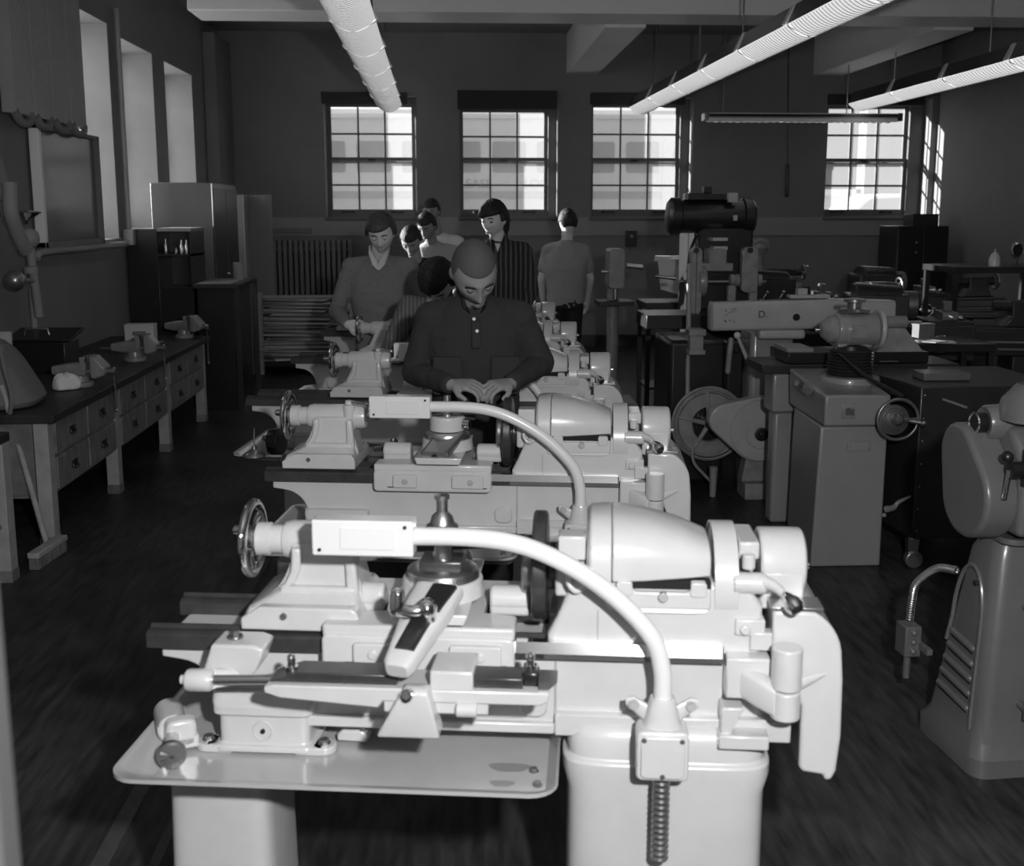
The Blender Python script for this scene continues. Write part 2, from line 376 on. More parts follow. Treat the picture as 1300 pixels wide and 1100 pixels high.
t = thing('brick_house', 'darker brick building across the street to the right of the pale house', 'house', (13, 28, .75)); o = t.location
MB(o).box(11.1, 16, 25.5, 30, .7, 7).build('wall', 'brick', t, smooth=False)
MB(o).box(10.9, 16.2, 25.3, 30.2, 7, 7.2).build('roof', 'tyre', t, bev=.02)
# ================================================================ LIGHT FITTINGS
mat('tube_glow', .9, .3, emit=5.0); mat('louvre_white', .8, .4, emit=.7); mat('louvre_line', .2, .5)
def louvre_fixture(x0, y0, x1, y1, z, label, rods):
    d = Vector((x1-x0, y1-y0, 0)); Lg = d.length; ang = math.degrees(math.atan2(-d.x, d.y))
    t = thing('fluorescent_fixture', label, 'light fixture', (x0, y0, z), ang, 'long louvred ceiling lights')
    w = .15
    b = MB(); b.prism([(-w, .07), (-w+.02, .07), (-.05, .15), (.05, .15), (w-.02, .07), (w, .07), (.10, .20), (-.10, .20)], 0, Lg, 'y'); b.build('housing', 'fixture_dark', t, bev=.003)
    n = int(round(Lg/1.22)); 
    # curved louvre: long side rails plus cross blades
    for k in range(n):
        ya, yb = k*Lg/n+.012, (k+1)*Lg/n-.012
        b = MB(); m = 22; up = [(-w+2*w*q/12, .062-.078*(1-((-w+2*w*q/12)/w)**2)) for q in range(13)]
        b.prism(up+[(p[0], p[1]+.006) for p in up[::-1]], ya, yb, 'y')
        lo = b.build('louvre', 'louvre_white', t)
        b = MB()
        for j in range(m):
            yy = ya+(yb-ya)*(j+.5)/m; b.prism([(p[0], p[1]-.003) for p in up]+[(p[0], p[1]+.001) for p in up[::-1]], yy-.0022, yy+.0022, 'y')
        b.build('louvre_ribs', 'louvre_line', lo)
        b = MB(); b.torus((0, (ya-.012), .04), (0, 1, 0), .155, .004, n=16, m=6, a0=PI, a1=2*PI) if False else b.prism([(-w-.012, .075), (-w-.004, .045), (0, -.02), (w+.004, .045), (w+.012, .075), (w, .05), (0, -.012), (-w, .05)], ya-.02, ya-.004, 'y'); b.build('joint_band', 'fixture_white', t)
        b = MB(); b.prism([(w+.0, .07), (w+.02, .07), (.10, .21), (.09, .2)], ya+.02, ya+.10, 'y'); b.build('bracket', 'fixture_white', t, bev=.003); b = MB(); b.prism([(-w, .07), (-w-.02, .07), (-.10, .21), (-.09, .2)], ya+.02, ya+.10, 'y'); b.build('bracket', 'fixture_white', t, bev=.003)
        for s in (-.05, .05): MB().cyl((s, ya+.03, .115), (s, yb-.03, .115), .019, n=12).build('tube', 'tube_glow', t)
    for yy in rods: MB().cyl((0, yy, .19), (0, yy, 4.0-z), .008, n=8).build('hanger_rod', 'mid_steel', t); 
    return t

louvre_fixture(-.60, 4.0, -.785, 13.75, 2.97, 'long louvred ceiling light nearest the left wall, ending before the left rear window', [1.2, 3.6, 6.2, 8.8])
louvre_fixture(2.50, 4.0, 2.30, 13.9, 2.97, 'long louvred ceiling light in the middle, running toward the third rear window', [1.2, 3.6, 5.4, 6.9, 9.0])
louvre_fixture(4.83, 5.5, 4.83, 13.3, 2.97, 'long louvred ceiling light furthest to the right, ending before the fourth rear window', [2.5, 4.6, 6.8])
t = thing('strip_light', 'short strip light with scalloped lower edge hung crosswise before the rear wall', 'light fixture', (4.15, 13.4, 2.84))
b = MB(); b.prism([(-.10, .03), (-.06, .085), (.06, .085), (.10, .03), (.09, .02), (-.09, .02)], -1.15, 1.17, 'x'); b.build('reflector', 'fixture_dark', t, bev=.003)
MB().box(-1.14, 1.16, -.065, -.04, .082, .092).build('top_flange', 'fixture_white', t, bev=.002)
b = MB(); pts = [(-1.14, .04)]; n = 26
for i in range(n*4+1):
    x = -1.14+2.28*i/(n*4); pts.append((x, .0-.012*abs(math.sin(PI*i/4))))
pts.append((1.14, .04)); b.prism(pts, -.098, -.088, 'y'); b.prism(pts, .088, .098, 'y'); b.build('scalloped_shade', 'fixture_white', t)
for s in (-1.16, 1.18): MB().box(s-.03, s+.03, -.09, .09, .0, .095).build('end_cap', 'mid_steel' if s < 0 else 'fixture_dark', t, bev=.01)
MB().cyl((-1.1, 0, .035), (1.12, 0, .035), .018, n=12).build('tube', 'tube_glow', t)
for s in (-.95, .55): MB().cyl((s, 0, .08), (s, 0, 1.16), .007, n=8).build('hanger_rod', 'mid_steel', t)

mat('aisle_line', .075, .5, var=.3, scale=12)
for k, (xa, w_) in enumerate(((-1.02, .05), (-.86, .03))):
    struct(MB().box(xa, xa+w_, .3, 13.5, .0, .003).build('trim_%d' % (9+k), 'aisle_line', smooth=False))
# ================================================================ BENCH LATHES (seen from behind; headstock on the right)
def arc(cx, cz, r, a0, a1, k=8): return [(cx+r*math.cos(math.radians(a0+(a1-a0)*i/k)), cz+r*math.sin(math.radians(a0+(a1-a0)*i/k))) for i in range(k+1)]
def bolt(b, c, axis, r=.008, h=.006):
    u, v, a = frame_of(axis); c = Vector(c); b.lathe(c, axis, [(r*1.3, 0), (r*1.3, h*.3), (r, h*.3), (r*.95, h)], 8)
def handwheel(name, c, axis, R, m, parent, spokes=3, rim=.011, hub=.028, handle=None, rot=0, dish=.02):
    b = MB(); c = Vector(c); u, v, a = frame_of(axis)
    b.torus(c, axis, R-rim, rim, n=44, m=10, ry=rim*.9)
    w = b.build(name, m, parent)
    b = MB(); b.lathe(c-a*.02, axis, [(hub*.8, -.0), (hub, .01), (hub, .03), (hub*.6, .045), (.004, .047)], 24)
    b.build('hub', m, w)
    for k in range(spokes):
        t = rot+2*PI*k/spokes; d = u*math.cos(t)+v*math.sin(t); s = a.cross(d)
        b = MB(); b.loft([(c+d*hub*.7, s*.016, a*.007), (c+d*R*.55+a*dish*.3, s*.011, a*.005), (c+d*(R-rim), s*.013, a*.006)], 12, 3)
        b.build('spoke', m, w)
    if handle is not None:
        d = u*math.cos(handle)+v*math.sin(handle); p = c+d*(R-rim)
        b = MB(); b.lathe(p, a, [(.005, 0), (.005, .012), (.010, .016), (.013, .04), (.011, .065), (.004, .07)], 16); b.build('crank_handle', 'chrome', w)
    return w
def make_lathe(n, loc, label, bedL=-.71, tail=0, taper=False, simple=False, work=True, yshift=0, paint='machine_paint'):
    MP = paint
    t = thing('bench_lathe', label, 'lathe', loc, -7, 'row of bench lathes')
    P = lambda b, nm, m=MP, par=t, **k: b.build(nm, m, par, **k)
    # --- cabinet under the headstock
    b = MB()
    for_ = [(.0, .215, .16), (.05, .215, .16), (.06, .205, .15), (.60, .205, .145), (.64, .215, .15), (.668, .215, .15), (.672, .205, .14), (.715, .205, .14), (.735, .195, .13), (.742, .17, .12)]
    b.loft([((.35, 0, z), (rx, 0, 0), (0, ry, 0)) for z, rx, ry in for_], 40, 6); P(b, 'headstock_cabinet', bev=.004)
    b = MB()
    b.loft([((-.60 if bedL > -.8 else -.8, 0, z), (rx, 0, 0), (0, ry, 0)) for z, rx, ry in [(0, .14, .15), (.05, .14, .15), (.06, .12, .13), (.62, .11, .12), (.640, .11, .12)]], 32, 6); P(b, 'tailstock_cabinet', bev=.004)
    # --- chip tray
    tx0 = bedL-.03; tx1 = .112; b = MB(); z = .655
    def rr(x0, x1, y, zz, r): return [(p[0], p[1], zz) for p in rect(x0, x1, -y, y, r, 5)]
    b.rings([rr(tx0+.05, tx1, .25, z-.006, .02), rr(tx0+.0, tx1+.02, .30, z+.022, .05), rr(tx0-.012, tx1+.02, .312, z+.026, .055), rr(tx0-.012, tx1+.02, .312, z+.034, .055), rr(tx0+.006, tx1+.015, .296, z+.031, .045), rr(tx0+.055, tx1-.005, .246, z, .02)])
    tr = P(b, 'chip_tray', 'tray_paint', ang=25)
    for (x, y) in ((.02, -.16), (.03, -.215)): 
        b = MB(); bolt(b, (x+.06, y, z), (0, 0, 1), .008, .008); P(b, 'bolt', 'mid_steel', tr)
    if taper:
        for (cx, cy, rx, ry) in ((.03, -.150, .040, .022), (.02, -.215, .024, .014)):
            b = MB(); b.prism([(cx+rx*math.cos(a*.349)*(1+.18*math.sin(3*a*.349)), cy+ry*math.sin(a*.349)*(1+.2*math.cos(2*a*.349))) for a in range(18)], z+.0005, z+.0012, 'z'); P(b, 'oil_stain', 'oil_stain', tr)
    # --- bed
    b = MB(); out = [(bedL, .885), (bedL, .852), (bedL+.035, .847)]+arc(bedL+.03, .757, .09, 85, 8, 7)+[(bedL+.13, .735), (.60, .722), (.60, .885)]
    b.prism(out, -.098, .098, 'y'); bed = P(b, 'bed', bev=.004)
    b = MB(); b.box(bedL+.14, .12, -.112, .112, .712, .735); b.box(.12, .60, -.118, .115, .712, .76); P(b, 'bed_foot_flange', MP, bed, bev=.004)
    b = MB(); b.box(.12, .124, -.104, .104, .74, .885); P(b, 'bed_seam', 'machine_paint_dull', bed)
    b = MB(); b.prism(rect(.045, .105, .745, .80, .02), -.108, -.09, 'y'); P(b, 'oil_window', MP, bed, bev=.006)
    # ways
    for s in (-1, 1):
        b = MB(); y = .095*s
        b.prism([(y-.032, .882), (y+.032, .882), (y+.032, .912), (y+.022, .918), (y+.010, .918), (y, .926), (y-.010, .918), (y-.022, .918), (y-.032, .912)], bedL-.02, .10, 'x')
        P(b, 'guide_way', 'ways_steel', bed, bev=.0015)
    b = MB(); b.prism([(-.127, .882), (-.098, .882), (-.098, .912), (-.112, .914), (-.127, .904)], .08, .46, 'x'); P(b, 'guide_way', 'mid_steel', bed, bev=.001)
    b = MB(); b.prism([(-.1375, .898), (-.129, .9195), (-.10, .9195), (-.10, .898)], .04, .455, 'x'); P(b, 'way_glint_bar', 'polished_flat', bed)  # added bar, tilted to the flash, makes the highlight of the front way
    # --- bed foot on the tray
    px = -.49 if bedL > -.8 else -.75
    b = MB(); b.loft([((px, 0, zz), (rx, 0, 0), (0, ry, 0)) for zz, rx, ry in [(.66, .108, .135), (.672, .108, .135), (.676, .098, .125), (.738, .098, .125), (.742, .108, .135), (.762, .108, .135), (.766, .112, .13), (.785, .112, .12)]], 36, 12); ft = P(b, 'bed_leg', bev=.003)
    for xx in (-.135, .135):
        b = MB(); b.cyl((px+xx*.92, -.105, .655), (px+xx*.92, -.105, .672), .026, n=18); b.box(px+min(xx*.92, xx*.5), px+max(xx*.92, xx*.5), -.131, -.08, .655, .672); e = P(b, 'bolt_lug', MP, ft, bev=.003)
        b = MB(); bolt(b, (px+xx*.92, -.105, .672), (0, 0, 1), .011, .01); P(b, 'bolt', 'mid_steel', e)
    b = MB(); b.torus((px+.0, -.126, .705), (0, 1, 0), .02, .003, a0=0, a1=2*PI, n=20, m=6); P(b, 'boss', MP, ft)
    b = MB(); b.cyl((px, -.13, .705), (px, -.12, .705), .005, n=10); P(b, 'plug', 'hole', ft)
    # --- headstock
    b = MB(); b.prism([(.105, .885), (.535, .885), (.535, 1.0), (.50, 1.045), (.17, 1.045), (.15, 1.03), (.125, .97), (.105, .93)], -.112, .112, 'y'); hs = P(b, 'headstock', bev=.012, seg=3)
    b = MB(); b.box(.205, .208, -.1135, .11, .885, .985); P(b, 'seam', 'machine_paint_dull', hs)
    b = MB(); b.loft([((.325, -.108, 1.012), (.105, 0, 0), (0, .014, .02)), ((.325, -.122, 1.0), (.10, 0, 0), (0, .006, .012))], 24, 6); P(b, 'moulding', MP, hs)
    # bull gear guard
    def guard(x, ry, zt, zb, k=18):
        q = [(x, -ry, zb)]
        for i in range(k+1):
            a = PI*i/k; q.append((x, -ry*math.copysign(abs(math.cos(a))**.75, math.cos(a)), zb+.02+(zt-zb-.02)*abs(math.sin(a))**.8))
        q.append((x, ry, zb)); return q
    b = MB(); b.rings([guard(.182, .115, 1.155, 1.035), guard(.19, .128, 1.168, 1.035), guard(.232, .128, 1.172, 1.035)]); P(b, 'guard_band', MP, hs, bev=.003)
    b = MB(); b.rings([guard(.2335, .127, 1.172, 1.048), guard(.30, .123, 1.164, 1.050), guard(.37, .11, 1.145, 1.052), guard(.432, .096, 1.118, 1.054)]); gc = P(b, 'gear_guard', MP, hs, bev=.004)
    b = MB(); b.box(.245, .43, -.122, -.09, 1.036, 1.05); P(b, 'guard_gap', 'hole', gc)
    for xx in (.258, .405):
        b = MB(); b.prism(rect(xx-.016, xx+.016, 1.022, 1.052, .006), -.131, -.11, 'y'); P(b, 'hinge', MP, gc, bev=.002)
    b = MB(); b.prism([(.245, 1.038), (.275, 1.038), (.28, 1.030), (.385, 1.030), (.39, 1.038), (.43, 1.038), (.43, .995), (.23, .995)], -.127, -.112, 'y'); P(b, 'lower_casing', MP, hs, bev=.004)
    b = MB(); b.cyl((.335, -.137, 1.022), (.335, -.12, 1.022), .010, n=14); P(b, 'oil_cup', 'machine_paint_dull', hs, bev=.002)
    # spindle nose and chuck
    b = MB(); b.cyl((.05, 0, 1.04), (.15, 0, 1.04), .028, n=24); sp = P(b, 'spindle', 'mid_steel', hs)
    b = MB(); b.lathe((.07, 0, 1.04), (1, 0, 0), [(.03, 0), (.112, .0), (.116, .004), (.116, .026), (.112, .03), (.05, .032), (.05, .05), (.03, .05)], 48); P(b, 'faceplate', 'ways_steel', sp, bev=.002)
    b = MB(); b.lathe((.045, 0, 1.04), (1, 0, 0), [(.02, 0), (.06, .002), (.064, .006), (.064, .024), (.06, .026)], 32); P(b, 'chuck', 'mid_steel', sp, bev=.002)
    b = MB(); b.box(.118, .185, -.085, .085, 1.0, 1.075); b.cyl((.118, -.04, 1.075), (.185, -.04, 1.075), .03); P(b, 'bearing_cap', MP, hs, bev=.008, seg=3)
    b = MB(); b.box(.125, .18, -.105, -.05, 1.085, 1.135); b.tube([(.15, -.11, 1.07), (.145, -.125, 1.05), (.16, -.13, 1.03), (.18, -.12, 1.035)], .006); P(b, 'gear_lever_box', MP, hs, bev=.006)
    # pulley guard ring
    b = MB(); b.lathe((.438, 0, 1.025), (1, 0, 0), [(.02, .004), (.108, .004), (.112, 0), (.117, 0), (.117, .048), (.110, .048), (.106, .040), (.02, .038)], 56); P(b, 'belt_pulley_guard', MP, hs, bev=.0015)
    b = MB(); b.box(.452, .478, -.118, -.09, .893, .903); P(b, 'guard_clip', 'chrome', hs, bev=.002)
    # lever cluster between guard ring and end cover
    b = MB(); b.cyl((.505, -.02, .915), (.505, -.02, 1.12), .022, n=20); b.box(.488, .53, -.075, .06, 1.085, 1.122); b.box(.486, .535, -.095, .03, .90, .965); lv = P(b, 'lever_bracket', MP, hs, bev=.005)
    b = MB(); b.cyl((.475, -.10, 1.045), (.54, -.10, 1.045), .022, n=20); b.cyl((.455, -.10, 1.045), (.475, -.10, 1.045), .012, n=16); b.cyl((.505, -.10, 1.075), (.505, -.10, 1.105), .013, n=14); b.cyl((.505, -.10, .985), (.505, -.10, 1.03), .008, n=10); P(b, 'lever_boss', MP, lv, bev=.003)
    b = MB(); b.box(.48, .54, -.12, -.03, .94, .975); b.cyl((.5, -.13, .955), (.5, -.1, .955), .011); P(b, 'gearbox_lug', MP, lv, bev=.004)
    b = MB(); b.tube([(.53, -.105, 1.052), (.555, -.125, 1.047), (.575, -.155, 1.035)], .011, sm=True, rr=lambda q: .014-.006*q); bl = P(b, 'reverse_lever', MP, lv)
    b = MB(); b.lathe((.568, -.145, 1.042), (.35, -.7, -.35), [(.006, 0), (.012, .01), (.018, .03), (.018, .04), (.013, .05), (.002, .052)], 20); P(b, 'lever_knob', 'chrome', bl)
    # end gear cover
    b = MB(); b.lathe((.535, .0, 1.06), (1, 0, 0), [(.072, 0), (.072, .086), (.066, .094), (.02, .096)], 40); b.box(.535, .622, -.072, .072, .98, 1.06); ec = P(b, 'upper_end_cover', bev=.006)
    b = MB(); b.cyl((.63, -.01, 1.055), (.642, -.01, 1.055), .007, n=12); P(b, 'knob', 'chrome', ec)
    b = MB(); b.box(.548, .650, -.137, -.07, 1.001, 1.009); P(b, 'cover_lip', 'bright_steel', ec, bev=.002)
    b = MB()
    o2 = [(.552, 1.0), (.62, 1.0)]+arc(.585, .905, .105, 62, 8, 6)+[(.694, .86), (.696, .74), (.690, .665), (.682, .645), (.668, .642), (.664, .655), (.622, .660), (.615, .672), (.615, .80), (.60, .84), (.552, .88)]
    b.prism(o2, -.135, .15, 'y'); gc2 = P(b, 'gear_train_cover', bev=.014, seg=3)
    # pivot posts with bracket
    b = MB(); b.cyl((.575, -.175, .858), (.575, -.175, .943), .030, n=28); pv = P(b, 'pivot_post', bev=.003)
    b = MB(); b.cyl((.575, -.175, .796), (.575, -.175, .855), .0285, n=28); P(b, 'pivot_collar', MP, pv, bev=.004)
    b = MB(); b.loft([((.50, -.13, .855), (.02, .01, 0), (0, 0, .03)), ((.53, -.165, .845), (.015, .012, 0), (0, 0, .032)), ((.57, -.175, .83), (.02, .02, 0), (0, 0, .030))], 20, 5); P(b, 'pivot_bracket', MP, pv, bev=.002)
    b = MB(); b.loft([((.595, -.175, .865), (0, .008, 0), (0, 0, .014)), ((.63, -.17, .878), (0, .005, 0), (0, 0, .008)), ((.652, -.165, .886), (0, .003, 0), (0, 0, .004))], 12, 3); P(b, 'pivot_handle', MP, pv)
    b = MB(); b.prism([(.462, .905), (.55, .905), (.55, .865), (.53, .825), (.51, .82), (.462, .82)], -.15, -.10, 'y'); P(b, 'end_bracket', bev=.004)
    b = MB(); b.prism([(.455, .80), (.50, .80), (.475, .745), (.52, .735), (.535, .73), (.535, .715), (.455, .715)], -.15, -.10, 'y'); b.prism([(.45, .715), (.55, .715), (.55, .745), (.45, .745)], -.16, -.1, 'y'); P(b, 'foot_bracket', bev=.004)
    b = MB(); b.cyl((.55, -.11, .93), (.575, -.11, .93), .012, n=16); b.box(.51, .555, -.125, -.095, .912, .95); P(b, 'gear_stud', MP, gc2, bev=.003)
    def MC():
        q = MB(); k = 1.015
        q.X = Matrix(((k, 0, 0, .09*(k-1)), (0, k, 0, .0335), (0, 0, k, H*(1-k)+.008), (0, 0, 0, 1))); return q
    # --- conduit and box
    b = MC(); b.prism(rect(.278, .378, .69, .79, .012), -.262, -.20, 'y'); jb = P(b, 'switch_box', bev=.004)
    b = MC(); b.prism(rect(.286, .370, .698, .782, .01), -.268, -.26, 'y'); P(b, 'box_cover', MP, jb, bev=.002)
    for x, zz in ((.292, .776), (.364, .776), (.328, .703)):
        b = MC(); bolt(b, (x, -.268, zz), (0, -1, 0), .004, .003); P(b, 'screw', 'mid_steel', jb)
    b = MC(); b.loft([((.328, -.225, .78), (.044, 0, 0), (0, .03, 0)), ((.328, -.225, .80), (.034, 0, 0), (0, .027, 0)), ((.328, -.225, .84), (.026, 0, 0), (0, .024, 0)), ((.328, -.225, .846), (.024, 0, 0), (0, .022, 0))], 28, 2.3); hb = P(b, 'conduit_hub', MP, jb)
    for s in (-1, 1):
        b = MC(); b.loft([((.328+s*.02, -.215, .80), (0, .008, 0), (0, 0, .022)), ((.328+s*.055, -.21, .824), (0, .007, 0), (0, 0, .016)), ((.328+s*.07, -.208, .828), (0, .006, 0), (0, 0, .008))], 14, 3); e = P(b, 'mounting_ear', MP, hb)
        b = MC(); bolt(b, (.328+s*.055, -.217, .825), (0, -1, 0), .009, .007); P(b, 'bolt', 'machine_paint_dull', e)
    b = MC(); b.tube([(.328, -.225, .83), (.326, -.225, .90), (.306, -.225, .965), (.25, -.225, 1.03), (.18, -.225, 1.085), (.10, -.225, 1.128), (.03, -.225, 1.15), (-.05, -.225, 1.158), (-.155, -.225, 1.158)], .0175, n=18, k=8); P(b, 'bent_conduit', 'pale_handle')
    b = MC(); b.prism(rect(-.345, -.15, 1.123, 1.193, .004), -.25, -.205, 'y'); cb = P(b, 'control_box', 'pale_handle', bev=.003)
    b = MC(); b.prism(rect(-.29, -.185, 1.137, 1.18, .003), -.2525, -.249, 'y'); P(b, 'name_plate', 'pale_handle', cb, bev=.0008)
    for x, zz in ((-.33, 1.135), (-.165, 1.182)):
        b = MC(); b.cyl((x, -.2535, zz), (x, -.249, zz), .0035, n=10); P(b, 'screw', 'hole', cb)
    if taper:
        b = MB()
        for i in range(14): b.torus((.335, -.2, .665-.0125*i), (0, 0, 1), .012, .0065, n=18, m=8)
        P(b, 'flexible_conduit', 'mid_steel', jb)
    # --- tailstock
    T = bpy.data.objects.new('x', None); tx = -.53+tail
    X = lambda v: v*.92+tx
    b = MB(); b.prism([(X(.0), .925), (X(.27), .925), (X(.27), .95), (X(.265), .965), (X(.255), .975), (X(.045), .975), (X(.0), .95)], -.12, .12, 'y'); ts = P(b, 'tailstock', bev=.004)
    o4 = [(X(.0), .955)]+[(X(.0+.095*q**.8), .968+.02*q+.06*q**3) for q in (.2, .4, .6, .75, .88, 1)]+[(X(.10), 1.09), (X(.245), 1.09), (X(.252), 1.03), (X(.268), .965), (X(.268), .955)]
    b = MB(); b.prism(o4, -.052, .052, 'y'); P(b, 'tailstock_body', MP, ts, bev=.01, seg=3)
    b = MB(); b.rings([[(X(p[0]), p[1], z) for p in rect(a0, a1, -yy, yy, .02, 4)] for z, a0, a1, yy in ((.955, .004, .266, .112), (.968, .012, .262, .108), (.985, .055, .256, .078), (1.0, .08, .25, .06))]); P(b, 'flared_foot', MP, ts)
    b = MB(); cp_ = [(.068, .995), (.088, 1.01), (.100, 1.035), (.104, 1.06), (.104, 1.085)]
    b.prism([(X(p[0]), p[1]) for p in cp_]+[(X(p[0]+.022), p[1]) for p in cp_[::-1]], -.068, -.03, 'y'); P(b, 'rib', MP, ts, bev=.008, seg=3)
    b = MB(); b.prism([(X(.228), .985), (X(.258), .985), (X(.248), 1.085), (X(.226), 1.085)], -.068, -.03, 'y'); P(b, 'rib', MP, ts, bev=.008, seg=3)
    b = MB(); b.prism([(X(.07), .985), (X(.25), .985), (X(.25), 1.003), (X(.08), 1.003)], -.072, -.03, 'y'); P(b, 'rib', MP, ts, bev=.007, seg=3)
    b = MB(); b.lathe((X(.005), 0, 1.085), (1, 0, 0), [(.03, 0), (.036, .004), (.036, .03), (.031, .034), (.031, .06), (.038, .064), (.042, .08), (.042, .25), (.038, .262), (.022, .266)], 32); br = P(b, 'quill_barrel', MP, ts)
    b = MB(); b.cyl((X(.26), 0, 1.085), (X(.335), 0, 1.085), .014, n=20); b.cyl((X(.335), 0, 1.085), (X(.37), 0, 1.085), .010, .001, n=16); P(b, 'centre_point', 'bright_steel', ts)
    b = MB(); b.cyl((X(.232), -.03, 1.045), (X(.232), -.03, 1.13), .02, n=20); b.cyl((X(.232), -.03, 1.13), (X(.232), -.03, 1.145), .013, n=16); ql = P(b, 'quill_clamp', MP, ts, bev=.003)
    b = MB(); b.tube([(X(.232), -.03, 1.142), (X(.26), -.04, 1.138), (X(.30), -.06, 1.136)], .006); b.sph((X(.305), -.062, 1.136), .010, 12, 8); P(b, 'clamp_lever', 'bright_steel', ql)
    b = MB(); b.cyl((X(.10), -.127, .958), (X(.10), -.115, .958), .007, n=12); P(b, 'set_screw', 'mid_steel', ts)
    handwheel('handwheel', (X(-.005), 0, 1.085), (-1, 0, 0), .086, 'chrome', ts, handle=PI*1.02, rot=.5)
    # --- carriage
    b = MB(); b.prism(rect(-.352, .040, .862, .935, .014), -.158, -.122, 'y'); ca = P(b, 'saddle_apron', bev=.005)
    b = MB()
    b.prism([(-.352, -.15), (.04, -.15), (.04, -.07), (-.03, -.055), (-.03, .055), (.04, .07), (.04, .15), (-.352, .15), (-.352, .07), (-.24, .055), (-.24, -.055), (-.352, -.07)], .926, .953, 'z'); P(b, 'saddle', MP, ca, bev=.006)
    for xa, xb in ((-.34, -.245), (-.02, .065)):
        b = MB(); b.cyl((xa, -.02, .972), (xb, -.02, .972), .028, n=20); b.box(xa, xb, -.045, .03, .94, .972); P(b, 'saddle_wing', MP, ca, bev=.008, seg=3)
    for xa, xb, bx in ((-.285, -.205, -.245), (-.09, .015, -.028)):
        b = MB(); b.prism(rect(xa, xb, .878, .922, .006), -.171, -.156, 'y'); pd = P(b, 'gib_block', MP, ca, bev=.003)
        b = MB(); b.cyl((bx, -.176, .90), (bx, -.168, .90), .0095, n=16); P(b, 'bolt', 'machine_paint_dull' if not taper else MP, pd, bev=.002)
    b = MB(); b.box(-.305, -.26, -.1595, -.157, .876, .879); b.box(.0, .025, -.1595, -.157, .876, .879); P(b, 'oil_groove', 'hole', ca)
    cz = .965
    b = MB(); b.prism([(-.20, cz), (-.06, cz), (-.052, cz+.022), (-.208, cz+.022)], -.17 if taper else -.20, .19, 'y'); cs = P(b, 'cross_slide', MP, ca, bev=.003)
    b = MB(); b.lathe((-.12, -.03, cz+.02), (0, 0, 1), [(.088, 0), (.084, .035), (.078, .038)], 48); P(b, 'swivel_base', MP, cs, bev=.002)
    b = MB(); b.lathe((-.12, -.03, cz+.058), (0, 0, 1), [(.078, 0), (.074, .016), (.066, .021), (.05, .024)], 56); gd = P(b, 'graduated_collar', 'bright_steel', cs)
    b = MB()
    for i in range(60):
        a = 2*PI*i/60; dd = Vector((math.cos(a), math.sin(a), 0)); s_ = Vector((-dd.y, dd.x, 0)); c0 = Vector((-.12, -.03, cz+.061))+dd*.0765
        b.hexa([c0-s_*.0005, c0+s_*.0005, c0+s_*.0005+dd*.0006, c0-s_*.0005+dd*.0006]+[q+Vector((0, 0, .009)) for q in (c0-s_*.0005, c0+s_*.0005, c0+s_*.0005+dd*.0006, c0-s_*.0005+dd*.0006)])
    P(b, 'degree_marks', 'hole', gd)
    if taper:
        # compound slide pointing at the camera, with ball crank
        M_ = Matrix.Rotation(math.radians(-14), 3, 'Z'); c0 = Vector((-.115, -.115, 1.022)); dr = Vector((-.22, -.90, -.36)).normalized(); sd = dr.cross(Vector((0, 0, 1))).normalized(); upv = sd.cross(dr)
        b = MB(); b.loft([(c0, sd*.052, upv*.018), (c0+dr*.07, sd*.05, upv*.022), (c0+dr*.15, sd*.038, upv*.022), (c0+dr*.225, sd*.029, upv*.020), (c0+dr*.237, sd*.022, upv*.015)], 28, 4); co = P(b, 'compound_slide', MP, cs, bev=.002)
        b = MB(); b.loft([(c0+dr*.01-sd*.018+upv*.0165, sd*.026, upv*.008), (c0+dr*.09-sd*.012+upv*.0195, sd*.023, upv*.008)], 16, 5); P(b, 'slide_groove', 'black_iron', co)
        b = MB(); b.loft([(c0+dr*.115-sd*.008+upv*.018, sd*.022, upv*.008), (c0+dr*.2-sd*.004+upv*.017, sd*.020, upv*.008)], 16, 5); P(b, 'slide_groove', 'black_iron', co)
        h = c0+dr*.11+upv*.03-sd*.02
        b = MB(); b.cyl(h-upv*.02, h+upv*.014, .016); b.sph(h+upv*.016, .021, 16, 10); bc = P(b, 'ball_crank', 'chrome', co)
        e = h+upv*.03+sd*.05+dr*.025
        b = MB(); b.tube([h+upv*.016, h+upv*.02+sd*.025+dr*.018, e], .010, rr=lambda q: .016-.004*math.sin(q*PI)); b.cap(e, e+upv*.024-dr*.014, .016, .015); P(b, 'crank_arm', 'chrome', bc)
    else:
        c0 = Vector((-.12, -.10, 1.02)); dr = Vector((-.28, -.9, -.35)).normalized(); sd = dr.cross(Vector((0, 0, 1))).normalized(); upv = sd.cross(dr)
        b = MB(); b.loft([(c0-dr*.06, sd*.048, upv*.012), (c0+dr*.085, sd*.048, upv*.012)], 24, 8); co = P(b, 'compound_slide', 'mid_steel', cs, bev=.003)
        b = MB(); b.loft([(c0-dr*.06-upv*.008, sd*.032, upv*.012), (c0+dr*.083-upv*.008, sd*.032, upv*.012)], 16, 8); P(b, 'dovetail', MP, co, bev=.002)
        b = MB(); b.cyl(c0+dr*.08-upv*.012, c0+dr*.092-upv*.012, .016, n=18); P(b, 'screw_end', 'black_iron', co)
    b = MB(); b.box(-.165, -.075, -.065, .005, cz+.078, cz+.098); tp = P(b, 'top_slide', 'ways_steel' if taper else 'mid_steel', cs, bev=.004)
    if not taper:
        b = MB(); b.lathe((-.12, -.03, cz+.084), (0, 0, 1), [(.06, 0), (.06, .045), (.055, .05)], 32); P(b, 'tool_block', MP, tp, bev=.003)
        b = MB(); b.cyl((-.062, -.06, cz+.11), (-.04, -.065, cz+.11), .016, n=16); P(b, 'clamp_nut', 'chrome', tp)
